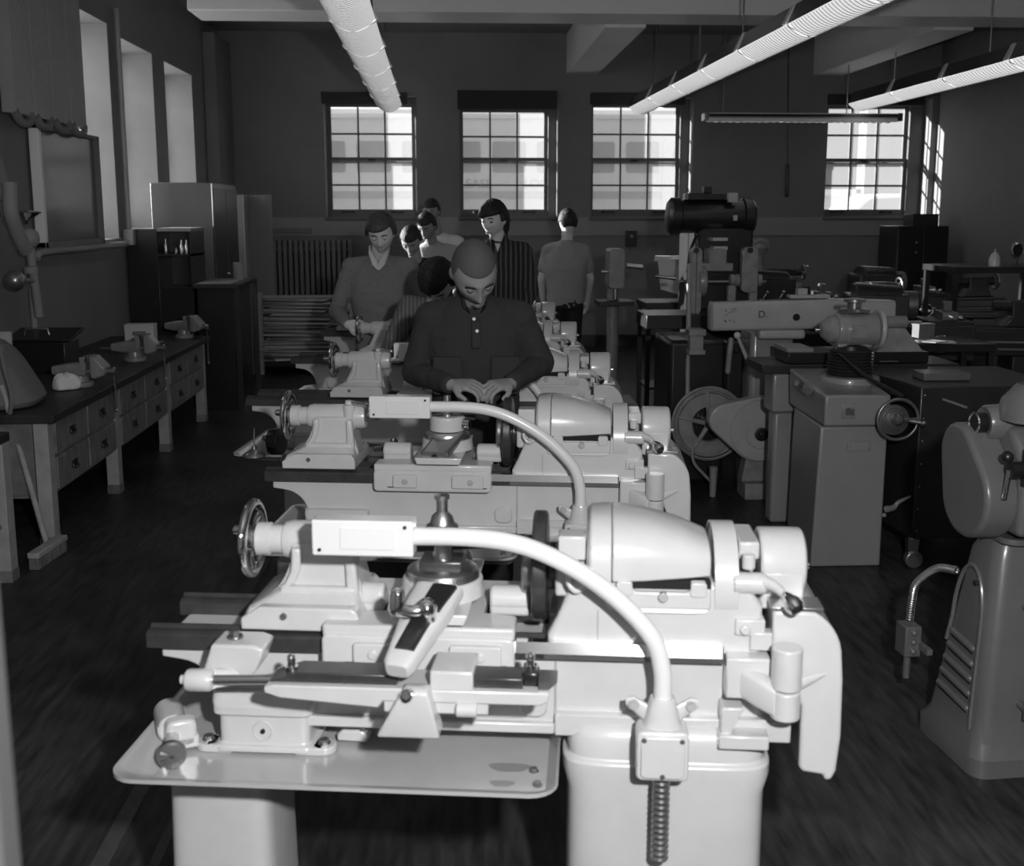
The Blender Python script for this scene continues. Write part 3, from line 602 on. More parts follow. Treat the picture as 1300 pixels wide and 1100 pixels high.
    b = MB(); b.lathe((-.12, -.03, cz+.092), (0, 0, 1), [(.024, 0), (.024, .06), (.034, .065), (.034, .075), (.026, .08), (.022, .095), (.012, .105), (.012, .13), (.016, .132), (.016, .140), (.004, .142)] if taper else [(.018, 0), (.018, .08), (.012, .085), (.012, .11)], 20); P(b, 'tool_post', 'bright_steel', tp)
    b = MB(); b.obox((-.10, -.03, cz+.125), (.15, .018, .02), 15); P(b, 'tool_holder', 'black_iron', tp, bev=.002)
    b = MB(); b.lathe((-.12, .19, 1.0-.02), (0, 1, 0), [(.03, 0), (.036, .02), (.036, .03)], 24); P(b, 'dial', 'bright_steel', cs)
    b = MB(); b.box(-.35, .04, .13, .16, .72, .93); P(b, 'front_apron', MP, ca, bev=.006)
    # --- taper attachment on the camera side
    if taper:
        b = MB(); b.prism([(-.43, .872), (-.43, .883), (-.41, .888), (.115, .888), (.115, .872), (.10, .862), (-.2, .862), (-.21, .848), (-.40, .862)], -.30, -.205, 'y'); ta = P(b, 'taper_attachment', bev=.003)
        b = MB(); b.prism([(-.425, .888), (-.37, .908), (-.175, .908), (-.175, .888)], -.285, -.225, 'y'); P(b, 'slide_bar', 'ways_steel', ta, bev=.002)
        b = MB(); b.prism([(-.03, .888), (-.03, .908), (.065, .908), (.065, .888)], -.285, -.225, 'y'); P(b, 'slide_bar', 'ways_steel', ta, bev=.002)
        b = MB(); b.box(.062, .095, -.275, -.235, .888, .918); P(b, 'end_clamp', 'black_iron', ta, bev=.006)
        b = MB(); b.prism([(.095, .872), (.13, .905), (.095, .905)], -.29, -.23, 'y'); P(b, 'angle_plate', 'mid_steel', ta)
        b = MB(); b.box(-.11, -.028, -.30, -.20, .885, .925); P(b, 'slide_shoe', MP, ta, bev=.004)
        b = MB(); b.box(-.20, .0, -.295, -.21, .838, .865); b.cyl((-.06, -.30, .85), (-.02, -.30, .85), .014, n=14); b.box(-.02, .06, -.28, -.22, .852, .862); P(b, 'draw_bar', MP, ta, bev=.003)
        for xx, zz in ((-.385, .90), (.078, .917)):
            b = MB(); b.cyl((xx, -.262, zz-.01), (xx, -.262, zz+.012), .013, n=16); b.cyl((xx, -.262, zz+.012), (xx, -.262, zz+.026), .008, n=12); b.sph((xx, -.262, zz+.027), .009, 12, 8); P(b, 'clamp_bolt', 'chrome', ta)
        b = MB(); b.rings([[(-.155, -.325, .90), (-.115, -.325, .90), (-.115, -.30, .90), (-.155, -.30, .90)], [(-.158, -.333, .895), (-.11, -.333, .895), (-.108, -.29, .895), (-.16, -.29, .895)], [(-.205, -.338, .812), (-.088, -.338, .812), (-.088, -.28, .812), (-.205, -.28, .812)], [(-.205, -.335, .806), (-.09, -.335, .806), (-.09, -.285, .806), (-.205, -.285, .806)]]); tb = P(b, 'triangular_bracket', MP, ta, bev=.004)
        b = MB(); b.lathe((-.142, -.335, .893), (-.3, -.9, .3), [(.009, 0), (.012, .004), (.012, .014), (.009, .016), (.006, .016)], 16); P(b, 'grease_nipple', 'chrome', tb)
        b = MB(); b.cyl((-.56, -.245, .870), (-.40, -.245, .876), .010, n=16); rd = P(b, 'draw_rod', 'bright_steel')
        b = MB(); b.lathe((-.602, -.245, .869), (1, 0, 0), [(.006, -.012), (.009, -.01), (.009, 0), (.020, .002), (.022, .008), (.022, .048), (.018, .054), (.011, .055)], 28); P(b, 'rod_clamp', MP, rd)
        b = MB(); o3 = [(-.575, .925), (-.485, .925), (-.47, .918), (-.47, .90)]+arc(-.535, .90, .065, 0, -75, 6)+[(-.55, .838), (-.575, .842)]
        o3 = [(-.562, .928), (-.478, .928), (-.455, .920), (-.462, .90), (-.472, .875), (-.488, .858), (-.508, .850), (-.53, .846), (-.56, .848), (-.585, .858), (-.575, .89)]
        b.prism(o3, -.21, -.13, 'y'); cb2 = P(b, 'bed_clamp_bracket', bev=.006, seg=3)
        b = MB(); b.cyl((-.525, -.17, .925), (-.525, -.17, .945), .009, n=6); b.torus((-.525, -.17, .93), (0, 0, 1), .013, .004, n=14, m=6); P(b, 'clamp_bolt', 'mid_steel', cb2)
        b = MB(); b.loft([((-.52, -.20, .86), (.035, 0, 0), (0, .01, .012)), ((-.56, -.235, .868), (.02, 0, 0), (0, .01, .018))], 16, 4); P(b, 'clamp_neck', MP, cb2)
        # motor plug on the tray
    return t
OX = .09
LABN = ['pale bench lathe nearest the camera with taper attachment across its bed', 'second pale bench lathe from the camera, at which the dark-shirted young man works', 'third pale bench lathe from the camera, behind the young man in the dark shirt', 'fourth pale bench lathe whose tailstock wheel the young man in the sweater holds', 'fifth and furthest pale bench lathe, chrome wheel showing left of the sweater']
LZ = []
for i, (bl, tl, tp) in enumerate([(-.71, 0, True), (-.71, -.14, False), (-1.05, -.14, False), (-1.05, -.14, False), (-1.05, -.42, False)]):
    LZ.append(make_lathe(i, (OX, 2.25+1.44*i, 0), LABN[i], bedL=bl, tail=tl, taper=tp, paint='machine_paint' if i < 5 else 'machine_paint_dull'))
# loose parts on the chip trays
t = thing('steady_rest', 'small cast clamp with a round knurled knob lying on the nearest tray', 'machine part', (-.605, 2.215, .662), 20)
b = MB(); b.cyl((-.0, .0, .035), (.0, .10, .035), .032, n=24); c_ = b.build('cylinder', 'machine_paint', t, bev=.006)
b = MB(); b.loft([((0.015, -.0, .035), (.035, 0, 0), (0, 0, .034)), ((.015, -.03, .035), (.03, 0, 0), (0, 0, .03))], 20, 4); b.box(.0, .05, -.03, .06, 0, .03); b.build('clamp_jaw', 'machine_paint', t, bev=.006)
b = MB(); b.cyl((-.012, -.09, .03), (-.002, 0, .035), .014, n=16); b.build('shaft', 'machine_paint', t)
b = MB(); b.lathe((-.012, -.085, .03), (-.1, -1, -.03), [(.012, 0), (.027, .002), (.029, .006), (.029, .018), (.025, .022), (.004, .024)], 28)
for i in range(8): b.obox(Vector((-.0145, -.1085, .0293)), (.05, .002, .003), 22.5*i, 'Y')
b.build('knob', 'mid_steel', t)
t = thing('clamp_block', 'small painted clamp block lying on the nearest tray beside the bed leg', 'machine part', (-.225, 2.23, .662), -10)
b = MB(); b.prism([(-.035, 0), (.03, 0), (.035, .012), (.02, .026), (-.02, .026), (-.035, .015)], -.018, .018, 'y'); b.build('block', 'machine_paint', t, bev=.004)
b = MB(); b.cyl((.02, -.01, .024), (.02, -.01, .034), .008, n=6); b.build('bolt', 'mid_steel', t)
t = thing('oil_can', 'pump oil can with a tall thin spout on the third lathe tray', 'oil can', tuple(atZ(323, 580, .70)))
b = MB(); b.lathe((0, 0, 0), (0, 0, 1), [(.048, 0), (.05, .004), (.046, .014), (.03, .026), (.012, .034), (.010, .05)], 28); b.build('can_body', 'mid_steel', t)
b = MB(); b.cyl((0, 0, .045), (.004, 0, .13), .0045, .002, n=10); b.build('spout', 'bright_steel', t)
p = atZ(345, 575, .70)
t = thing('chuck_jaws', 'dark greasy lathe chuck lying on the third lathe tray beside the oil can', 'lathe chuck', tuple(p), 20)
b = MB(); b.lathe((0, 0, .05), (.8, -.6, .1), [(.02, 0), (.058, 0), (.06, .004), (.06, .05), (.05, .055)], 28); b.build('body', 'black_iron', t, bev=.002)
for k in range(3):
    a = 2*PI*k/3+.4; u, v, ax = frame_of((.8, -.6, .1)); c0 = Vector((0, 0, .05))-ax*.008+(u*math.cos(a)+v*math.sin(a))*.035
    b = MB(); b.obox(c0, (.03, .018, .03), 0, 'Z', Matrix((u, v, ax)).transposed() @ Matrix.Rotation(a, 3, 'Z')); b.build('jaw', 'mid_steel', t, bev=.002)
# wrench and chips on the second lathe bed
t = thing('tool_holder_bits', 'short steel lathe tool with star knob lying on the second lathe bed', 'lathe tool', tuple(atZ(493, 572, .955)), 10)
b = MB(); b.obox((0, 0, .01), (.11, .02, .016), 15); b.build('shank', 'ways_steel', t, bev=.002)
b = MB(); b.lathe((.02, 0, .018), (0, 0, 1), [(.014, 0), (.014, .018), (.008, .022)], 8); b.build('screw', 'chrome', t)
b = MB(); b.obox((-.03, .03, .012), (.07, .012, .012), -35); b.build('cutter', 'black_iron', t)
# ================================================================ LEFT SIDE
def workbench(y0, ys, label, x0=-2.93, x1=-2.15, zt=.73, drawers=True, end=None):
    yl = ys[-1]; t = thing('workbench', label, 'workbench', ((x0+x1)/2, (ys[0]+yl)/2, 0)); o = t.location
    MB(o).box(x0, x1+(.05 if drawers else 0), ys[0]-.04, yl+.10, zt-.045, zt).build('bench_top', 'bench_top', t, bev=.004)
    for y in ys:
        for xx in (x1-.075, x0+.05):
            MB(o).box(xx, xx+.075, y, y+.085, 0, zt-.045).build('leg', 'bench_wood_pale', t, bev=.003)
        b = MB(o); b.box(x1-.078, x1+.003, y-.003, y+.088, .0, .06); 
        b.build('leg_foot', 'bench_wood', t, bev=.003)
    MB(o).box(x0+.02, x1-.03, ys[0]+.02, yl+.06, .27, .29).build('bottom_board', 'bench_wood', t)
    MB(o).box(x0+.02, x1-.08, ys[0]+.0, ys[0]+.02, .29, zt-.045).build('end_panel', 'bench_wood', t, bev=.002)
    if drawers:
        for a, c in zip(ys, ys[1:]):
            a += .085; MB(o).box(x1-.03, x1-.012, a, c, .285, zt-.045).build('face_frame', 'bench_wood', t)
            m = (a+c)/2
            for p, q in ((a+.02, m-.012), (m+.012, c-.02)):
                for z0, z1 in ((.30, .475), (.495, zt-.06)):
                    d = MB(o).box(x1-.012, x1+.006, p, q, z0, z1).build('drawer', 'bench_wood', t, bev=.003)
                    b = MB(o); zc = (z0+z1)/2; yc = (p+q)/2
                    b.box(x1+.006, x1+.009, yc-.045, yc+.045, zc-.02, zc+.02); b.tube([(x1+.008, yc-.035, zc), (x1+.018, yc-.03, zc-.022), (x1+.018, yc+.03, zc-.022), (x1+.008, yc+.035, zc)], .004, n=6); b.build('drawer_pull', 'black_iron', d)
    return t
workbench(0, [5.8, 6.95, 8.2, 9.4], 'long wooden workbench with drawers along the left wall')
t = workbench(0, [4.0, 5.24], 'wooden bench at the left frame edge, only its pale corner leg showing', x1=-2.16, drawers=False)
def vise(p, rz, label, hand=.17):
    t = thing('bench_vise', label, 'vise', p, rz, 'vises along the left workbench')
    b = MB(); b.cyl((0, 0, 0), (0, 0, .03), .075, n=28); b.cyl((0, 0, .03), (0, 0, .07), .055, .05, n=28); b.build('base', 'worn_enamel', t, bev=.004)
    b = MB(); b.loft([((-.16, 0, .10), (0, .03, 0), (0, 0, .025)), ((-.08, 0, .10), (0, .05, 0), (0, 0, .04)), ((.03, 0, .105), (0, .055, 0), (0, 0, .045)), ((.05, 0, .12), (0, .062, 0), (0, 0, .055))], 24, 4); b.box(.02, .055, -.065, .065, .10, .185); b.build('fixed_jaw', 'worn_enamel', t, bev=.004)
    b = MB(); b.prism([(.075, .19), (.075, .06), (.10, .05), (.16, .07), (.17, .12), (.13, .16), (.105, .19)], -.06, .06, 'y'); b.build('moving_jaw', 'worn_enamel', t, bev=.012, seg=3)
    for x in (.052, .072): MB().box(x-.004, x+.004, -.068, .068, .155, .19).build('jaw_plate', 'mid_steel', t, bev=.001)
    b = MB(); b.cyl((.05, 0, .09), (.20, 0, .09), .016, n=16); b.cyl((.19, 0, .09), (.215, 0, .09), .022, n=18); b.build('screw', 'mid_steel', t, bev=.002)
    b = MB(); b.cyl((.203, 0, .09-hand), (.203, .0, .10), .006, n=10); b.sph((.203, 0, .09-hand), .011, 12, 8); b.sph((.203, 0, .105), .011, 12, 8); b.build('sliding_handle', 'chrome', t)
    return t
vise((-2.28, 6.74, .73), 0, 'grey vise nearest the camera on the left bench, beside the white cloth', .24)
vise((-2.28, 7.9, .73), 0, 'grey vise beside the white carton on the left bench', .22)
t = thing('steel_rod', 'short bright steel rod lying on the left bench between the vises', 'rod', tuple(atZ(142, 445, .74)), -10); MB().cyl((-.09, 0, .012), (.09, 0, .012), .011, n=14).build('rod', 'bright_steel', t, bev=.002)
# crumpled cloth
p = atZ(83, 495, .73); b = MB(); R = []
for j in range(9):
    ring = []
    for i in range(22):
        a = 2*PI*i/22; th = PI/2*j/8; r = .075*math.cos(th)**.5*(1+.16*math.sin(3*a+.4*j)+.07*math.sin(7*a+.5*j)); ring.append((r*1.1*math.cos(a), r*math.sin(a), .09*math.sin(th)*(1+.15*math.sin(4*a+.3*j))))
    R.append(ring)
b.rings(R); o = b.build('cloth', 'white_cloth', None, disp=(.03, .03), sub=1); o.location = p; tag(o, 'crumpled white cloth on the left bench beside the canvas bag', 'cloth')
# canvas bag on the bench corner
t = thing('canvas_bag', 'large grey canvas bag slumped on the near end of the left bench', 'bag', (-2.56, 6.10, .73))
b = MB(); b.loft([((0, 0, .0), (.26, 0, 0), (0, .25, 0)), ((0, 0, .03), (.29, 0, 0), (0, .28, 0)), ((-.03, 0, .14), (.26, .02, 0), (0, .26, 0)), ((-.05, .0, .25), (.21, 0, 0), (0, .22, 0)), ((-.06, 0, .33), (.18, 0, 0), (0, .17, 0)), ((-.06, 0, .35), (.16, 0, 0), (0, .15, 0))], 36, 3); b.build('body', 'canvas', t, disp=(.09, .16), sub=1)
b = MB(); b.tube([(.16, -.20, .34), (.20, -.26, .22), (.24, -.3, .10), (.22, -.29, .0)], .012, n=8); b.tube([(.16, -.2, .34), (-.1, -.22, .36), (-.25, -.2, .33)], .012, n=8); b.build('strap', 'canvas', t)
t = thing('folded_box', 'flat pale board leaning behind the canvas bag', 'board', (-2.75, 6.5, .73)); MB().obox((0, 0, .18), (.34, .02, .36), -6, 'X').build('board', 'bench_wood_pale', t, bev=.002)
# black tool chest
t = thing('tool_chest', 'black metal tool chest with open lid on the left bench by the wall', 'tool chest', (-2.74, 7.45, .73))
b = MB(); b.box(-.18, .18, -.14, .14, 0, .20); b.build('chest', 'black_iron', t, bev=.006)
b = MB(); b.obox((-.0, .02, .235), (.42, .30, .02), 10, 'X'); b.build('lid', 'black_iron', t, bev=.004)
b = MB(); b.tube([(-.08, -.12, .25), (-.07, -.12, .29), (.07, -.12, .29), (.08, -.12, .25)], .006, n=8, sm=False); b.build('handle', 'mid_steel', t)
# carton with printed label
p = atX(209, 427, -2.45); t = thing('carton', 'small white carton with a printed label on the left bench', 'carton', (-2.47, 8.75, .73), 4)
MB().box(-.11, .11, -.07, .07, 0, .17).build('box', 'paper', t, bev=.003); MB().box(-.05, .05, -.0712, -.070, .095, .125).build('label', 'steel_locker', t); text_mesh('VISE JAWS', .016, 'label_lettering', 'paper', t, (0, -.0715, .11), depth=.0003)
MB().box(-.112, .112, -.072, .072, .165, .178).build('lid', 'paper', t, bev=.002)
for i, (x, y, r) in enumerate(((-2.35, 8.55, 20), (-2.62, 7.9, -40), (-2.4, 9.0, 60))):
    t = thing('hand_tool', ['small steel wrench lying on the left bench by the carton', 'steel file lying on the bench behind the second vise', 'steel punch at the far end of the left bench'][i], 'tool', (x, y, .73), r)
    b = MB(); b.box(-.07, .05, -.008, .008, 0, .012); b.build('shank', 'mid_steel', t, bev=.002)
    b = MB(); b.torus((.062, 0, .008), (0, 0, 1), .014, .006, n=18, m=6) if i == 0 else b.cyl((-.11, 0, .01), (-.06, 0, .01), .009, n=10); b.build('head' if i == 0 else 'handle', 'mid_steel' if i != 1 else 'bench_wood_pale', t)
# push broom leaning on the bench
t = thing('push_broom', 'push broom leaning on the near corner of the left bench', 'broom', tuple(atZ(62, 706, 0)))
o = t.location; h0 = atZ(62, 700, .03); h1 = atY(2, 490, h0.y+.25)
b = MB(o); b.cyl(h0, h1, .015, n=12); b.build('handle', 'bench_wood_pale', t)
d = (atZ(87, 695, 0)-atZ(35, 730, 0)).normalized(); M3 = Matrix((d, Vector((-d.y, d.x, 0)), Vector((0, 0, 1)))).transposed()
b = MB(o); b.obox((atZ(87, 695, 0)+atZ(35, 730, 0))/2+Vector((0, 0, .075)), (.33, .06, .03), M=M3); b.build('head', 'bench_wood_pale', t, bev=.006)
b = MB(o); b.obox((atZ(87, 695, 0)+atZ(35, 730, 0))/2+Vector((0, 0, .03)), (.32, .05, .06), M=M3); b.build('bristles', 'bench_wood', t, bev=.004)
# framed panel on the wall
t = thing('bulletin_board', 'large blank grey board framed and fixed to the left wall', 'board', (-2.88, 8.6, 1.55))
b = MB(); b.box(-.05, -.015, -.62, .62, .0, .80); b.build('panel', 'steel_locker', t, bev=.003)
for nm, y0, y1, z0, z1 in (('frame_rail', -.66, .66, -.03, .015), ('frame_rail', -.66, .66, .79, .82), ('frame_stile', -.66, -.61, -.03, .82), ('frame_stile', .61, .66, -.03, .82)):
    MB().box(-.05, .02, y0, y1, z0, z1).build(nm, 'beam_paint' if nm == 'frame_stile' and y0 < 0 else 'wall_paint', t, bev=.004)
# wall radiator of tall pressed sections above the board
t = thing('wall_radiator', 'tall ribbed wall radiator hung high on the left wall above the board', 'radiator', (-2.86, 8.1, 2.36))
for k in range(4):
    y0 = -.62+k*.36; b = MB(); pts = []
    for j in range(10):
        yy = y0+.02+j*.032; pts += [(yy, .0), (yy+.008, .028), (yy+.018, .028), (yy+.026, .0)]
    pp = [(q[1], q[0]) for q in pts]+[(-.06, y0+.34), (-.06, y0+.01)]
    b.prism(pp, .05, 1.25, 'z'); s = b.build('section', 'wall_lower', t, bev=.002)
    b = MB(); b.tube([(.01, y0+.03, .06), (.02, y0+.10, .0), (.02, y0+.24, .0), (.01, y0+.31, .06)], .03, n=10); b.build('bottom_header', 'wall_paint', s)
b = MB(); b.box(-.09, -.06, -.62, .82, .1, .16); b.box(-.09, -.06, -.62, .82, 1.1, 1.16); b.build('wall_bracket', 'black_iron', t)
# pipes on the left wall
def pipe(name, pts, r, label, m='wall_lower', fit=()):
    p0 = Vector(pts[-1]); t = thing(name, label, 'pipe', tuple(p0))
    b = MB(p0); b.tube(pts, r, n=12, k=4); b.build('pipe_run', m, t)
    for f in fit: MB(p0).sph(f, r*1.7, 12, 8).build('fitting', m, t)
pipe('wall_pipe', [(-2.90, 10.08, 3.5), (-2.90, 10.08, 2.4), (-2.90, 10.08, 1.62)], .022, 'thin vertical pipe running down the pier between the first two recesses')
t = thing('junction_box', 'small pale electrical box at the foot of the vertical wall pipe', 'electrical box', (-2.90, 10.08, 1.48)); b = MB(); b.box(-.04, .05, -.055, .055, 0, .14); b.build('box', 'wall_lower', t, bev=.006); MB().box(.05, .054, -.04, .04, .015, .125).build('cover', 'wall_lower', t)
pipe('rail_pipe', [(-2.84, 7.7, 1.46), (-2.82, 7.75, 1.50), (-2.82, 8.6, 1.50), (-2.82, 9.7, 1.50)], .025, 'horizontal pipe rail fixed to the wall just below the board')
pipe('riser_pipe', [(-2.86, 7.62, 1.50), (-2.86, 7.62, 1.1), (-2.86, 7.62, .72)], .02, 'vertical riser pipe dropping behind the black tool chest')
pipe('downpipe', [(-2.86, 7.0, 3.6), (-2.86, 7.05, 2.4), (-2.84, 7.2, 2.0), (-2.84, 7.25, 1.75)], .04, 'fat painted downpipe at the left frame edge above the valve', 'wall_paint', [(-2.84, 7.22, 1.9)])
t = thing('eyewash_valve', 'cast valve with chrome bowl and dark round float on the left wall', 'valve', (-2.80, 7.3, 1.25)); o = t.location
P_ = lambda x, y: atX(x, y, -2.78)
b = MB(o); b.tube([P_(12, 232), P_(14, 270), P_(24, 300), P_(33, 318)], .045, n=14); b.build('elbow', 'wall_lower', t)
b = MB(o); b.tube([P_(38, 300), P_(40, 330), P_(42, 345), P_(46, 372), P_(50, 402)], .028, n=12); b.cyl(P_(39, 338), P_(40, 346), .045, n=14); b.sph(P_(36, 303), .07, 14, 10); b.build('valve_body', 'wall_lower', t)
b = MB(o); b.lathe(P_(32, 285), (0, 0, 1), [(.015, 0), (.03, .03), (.08, .06), (.105, .075), (.10, .08), (.04, .09), (.01, .092)], 28); b.build('bowl', 'chrome', t)
b = MB(o); b.sph(P_(19, 356), .066, 24, 16); fb = b.build('float_ball', 'mid_steel', t); b = MB(o); b.cyl(P_(25, 356), P_(42, 356), .016, n=10); b.build('float_arm', 'wall_lower', fb)
b = MB(o); b.torus(P_(43, 302), (1, -.3, 0), .045, .008, n=24, m=8); b.build('hand_wheel', 'wall_lower', t)
# tall steel lockers
t = thing('steel_cabinet', 'tall grey steel cabinet standing against the left wall', 'cabinet', (-2.61, 11.5, 0)); b = MB(); b.box(-.31, .27, -.58, .6, 0, 2.05); b.build('body', 'steel_locker', t, bev=.008)
MB().box(.27, .285, -.57, .0, .08, 2.0).build('door', 'dark_enamel', t, bev=.003); MB().box(.27, .285, .01, .58, .08, 2.0).build('door', 'dark_enamel', t, bev=.003); MB().box(.268, .278, -.588, -.575, .03, 2.04).build('corner_strip', 'chrome', t)
b = MB(); b.cyl((.285, -.05, 1.15), (.31, -.05, 1.15), .014, n=12); b.build('handle', 'chrome', t)
t = thing('tool_cage', 'tall perforated metal cage cabinet behind the steel cabinet', 'cabinet', (-2.50, 12.95, 0)); b = MB(); b.box(-.30, .12, -.3, .4, 0, 1.96); b.build('body', 'wall_paint', t, bev=.005)
b = MB(); b.box(.12, .14, -.3, .4, 0, 1.96); b.build('side_post', 'wall_lower', t, bev=.003)
b = MB(); b.box(.14, .40, -.02, .0, .5, 1.96)
for i in range(9): b.box(.14+i*.032, .146+i*.032, -.026, -.02, .5, 1.96)
for i in range(44): b.box(.14, .40, -.026, -.02, .5+i*.033, .506+i*.033)
b.build('perforated_panel', 'wall_paint', t)
# open dark shelf with jars
t = thing('shelf_unit', 'small dark open cupboard of cubbyholes before the steel cabinet', 'shelf', (-2.66, 10.25, 0)); b = MB(); b.box(-.27, .0, -.16, .35, 0, 1.62); b.build('body', 'black_iron', t, bev=.004)
b = MB(); b.box(.0, .30, .31, .35, 1.1, 1.62); b.build('back', 'black_iron', t)
b = MB(); b.box(.0, .30, -.16, .35, 1.60, 1.63); b.build('top', 'wall_paint', t)
for z in (1.08, 1.38): MB().box(.0, .30, -.16, .31, z, z+.02).build('shelf', 'black_iron', t)
MB().box(.28, .30, -.16, .31, 0, 1.6).build('side', 'black_iron', t); MB().box(0, .28, -.14, .31, 0, 1.08).build('lower_cupboard', 'black_iron', t)
for i, (x, h) in enumerate(((.05, .13), (.14, .05), (.19, .12), (.235, .12))):
    j = thing('glass_bottle', 'small bottle standing in the dark cupboard of cubbyholes', 'bottle', (-2.66+x, 10.18, 1.40), 0, 'bottles in the dark cupboard'); b = MB(); b.lathe((0, 0, 0), (0, 0, 1), [(.016, 0), (.018, .01), (.018, h*.6), (.008, h*.75), (.008, h), (.004, h+.002)], 14); b.build('bottle', 'bright_steel', j)
# low dark bench with vise handle
t = thing('steel_bench', 'low dark steel bench before the tall steel cabinet', 'workbench', (-2.35, 10.1, 0)); b = MB(); b.box(.02, .42, -.15, .78, 1.10, 1.14); b.build('bench_top', 'dark_enamel', t, bev=.003); MB().box(.04, .36, -.1, .7, .0, 1.1).build('cupboard', 'black_iron', t, bev=.004); MB().box(.05, .35, -.13, .4, 1.14, 1.15).build('sheet', 'wall_lower', t)
for x, y in ((.40, .75), (.03, .75), (.40, -.12)): MB().box(x-.02, x+.02, y-.02, y+.02, 0, 1.1).build('leg', 'dark_enamel', t)
t2 = vise((-2.28, 9.34, .73), -10, 'dark vise with a hanging handle at the far end of the left bench', .3)
for i, (x0, y0, x1, y1) in enumerate(((314, 345, 313, 363), (316, 375, 317, 420), (327, 372, 328, 425))):
    a, c = atY(x0, y0, 12.2), atY(x1, y1, 12.2); c = c if i == 0 else Vector((c.x, c.y, .0))
    if i == 0: a = Vector((-2.05, 10.6, 1.14+.16)); c = Vector((-2.05, 10.6, 1.14))
    t = thing('rolled_tube', ['short pale tube standing on the low dark bench', 'pale tube leaning beneath the perforated cabinet', 'second pale tube beneath the perforated cabinet, right of the first'][i], 'tube', tuple(c)); b = MB(c); b.cyl(c, a, .05 if i < 2 else .055, n=16); b.build('tube', 'wall_lower', t)
# radiator under the rear windows
t = thing('radiator', 'cast-iron ribbed radiator against the rear wall behind the board stack', 'radiator', (-1.95, 14.3, 0))
for k in range(18):
    x = -.55+k*.068; b = MB(); b.prism(rect(-.09, .09, .10, 1.42, .04), x-.022, x+.022, 'x'); b.build('section', 'wall_paint', t, bev=.006)
MB().box(-.5, -.45, -.05, .05, 0, .12).build('foot', 'wall_paint', t); MB().box(.5, .55, -.05, .05, 0, .12).build('foot', 'wall_paint', t); b = MB(); b.cyl((-.55, 0, .2), (.62, 0, .2), .03); b.build('bottom_pipe', 'wall_paint', t); b = MB(); b.cyl((-.55, 0, 1.3), (.62, 0, 1.3), .03); b.build('top_pipe', 'wall_paint', t)
# stack of loose boards
t = thing('low_rack', 'low dark rack carrying the loose stack of boards', 'rack', (-1.75, 12.5, 0)); MB().box(-.48, .50, -.3, .3, .09, .14).build('shelf', 'black_iron', t)
for x in (-.42, .42): MB().box(x-.03, x+.03, -.28, .28, 0, .09).build('runner', 'black_iron', t)
z = .14; mat('board_a', .42, .8, var=.1); mat('board_b', .65, .8, var=.1); mat('board_c', .2, .8, var=.1)
random.seed(3)
proto = {}
for i in range(48):
    h = random.choice((.010, .013, .016)); L = random.uniform(.65, .98); x = -1.75+random.uniform(-.06, .06)*(1 if i < 30 else 1.5); key = (h, round(L, 1), i % 3)
    if key not in proto:
        me = MB().box(-round(L, 1)/2, round(L, 1)/2, -.22, .22, 0, h).build('rough_board', ('board_a', 'board_b', 'board_c')[i % 3], None, bev=.002); proto[key] = me; o = me
    else: o = proto[key].copy(); C.objects.link(o)
    o.location = (x, 12.45+random.uniform(-.03, .03), z); o.rotation_euler = (0, math.radians(random.uniform(-.3, .9)), math.radians(random.uniform(-16, 16)))
    tag(o, 'thin rough board in the loose stack in front of the radiator', 'board', 'boards in the loose stack'); z += h+.002
# grey post close to the camera at the left frame edge
e0 = atY(15, 900, .82); t = thing('machine_post', 'grey post standing very near and out of focus at the lower left frame edge', 'post', (e0.x, .80, 0)); q0 = atY(2, 560, .82)
b = MB(); b.box(-.05, .0, -.02, .02, 0, q0.z); b.build('post', 'post_grey', t, bev=.006)
MB().box(-.08, .02, -.05, .05, 0, .02).build('foot_plate', 'post_grey', t, bev=.003)
# ================================================================ RIGHT SIDE MACHINES
# ---- tool grinder with bellows
t = thing('tool_grinder', 'grey pedestal tool grinder with black bellows and round motor head', 'grinding machine', (1.95, 5.6, 0)); o = t.location
b = MB(o); b.hexa([(1.725, 5.28, 0), (2.085, 5.28, 0), (2.10, 5.85, 0), (1.775, 5.85, 0), (1.745, 5.28, .725), (2.085, 5.28, .725), (2.10, 5.85, .725), (1.785, 5.85, .725)]); bd = b.build('pedestal', 'grey_enamel', t, bev=.012, seg=3)
MB(o).box(1.88, 2.0, 5.272, 5.282, .60, .65).build('maker_plate', 'worn_enamel', bd, bev=.001)
b = MB(o); b.box(1.895, 1.985, 5.268, 5.274, .607, .643); 
b.build('plate_panel', 'grey_enamel', bd)
b = MB(o); b.hexa([(1.755, 5.26, .73), (2.085, 5.26, .73), (2.11, 5.90, .73), (1.775, 5.90, .73), (1.755, 5.26, .885), (2.085, 5.26, .885), (2.11, 5.90, .93), (1.765, 5.90, .93)]); hd = b.build('column_head', 'grey_enamel', t, bev=.012, seg=3)
MB(o).box(1.84, 1.905, 5.252, 5.262, .77, .845).build('switch_plate', 'worn_enamel', hd, bev=.003)
b = MB(o); b.cyl((1.872, 5.24, .808), (1.872, 5.255, .808), .018, n=14); b.obox((1.872, 5.235, .808), (.05, .012, .014), 35, 'Y'); b.obox((1.872, 5.233, .808), (.045, .01, .01), -30, 'Y'); b.build('selector_knob', 'mid_steel', hd)
b = MB(o); b.lathe((2.0, 5.62, .895), (0, 0, 1), [(.155, 0), (.155, .02), (.15, .035), (.12, .04)], 40); b.build('bellows_ring', 'grey_enamel', t, bev=.003)
b = MB(o); pr = []
for i in range(9): z = .93+i*.0165; pr += [(.125-.0015*i, z-.93), (.108-.0015*i, z-.93+.008)]
b.lathe((2.0, 5.62, .93), (0, 0, 1), pr, 40); b.build('bellows', 'rubber', t, ang=20)
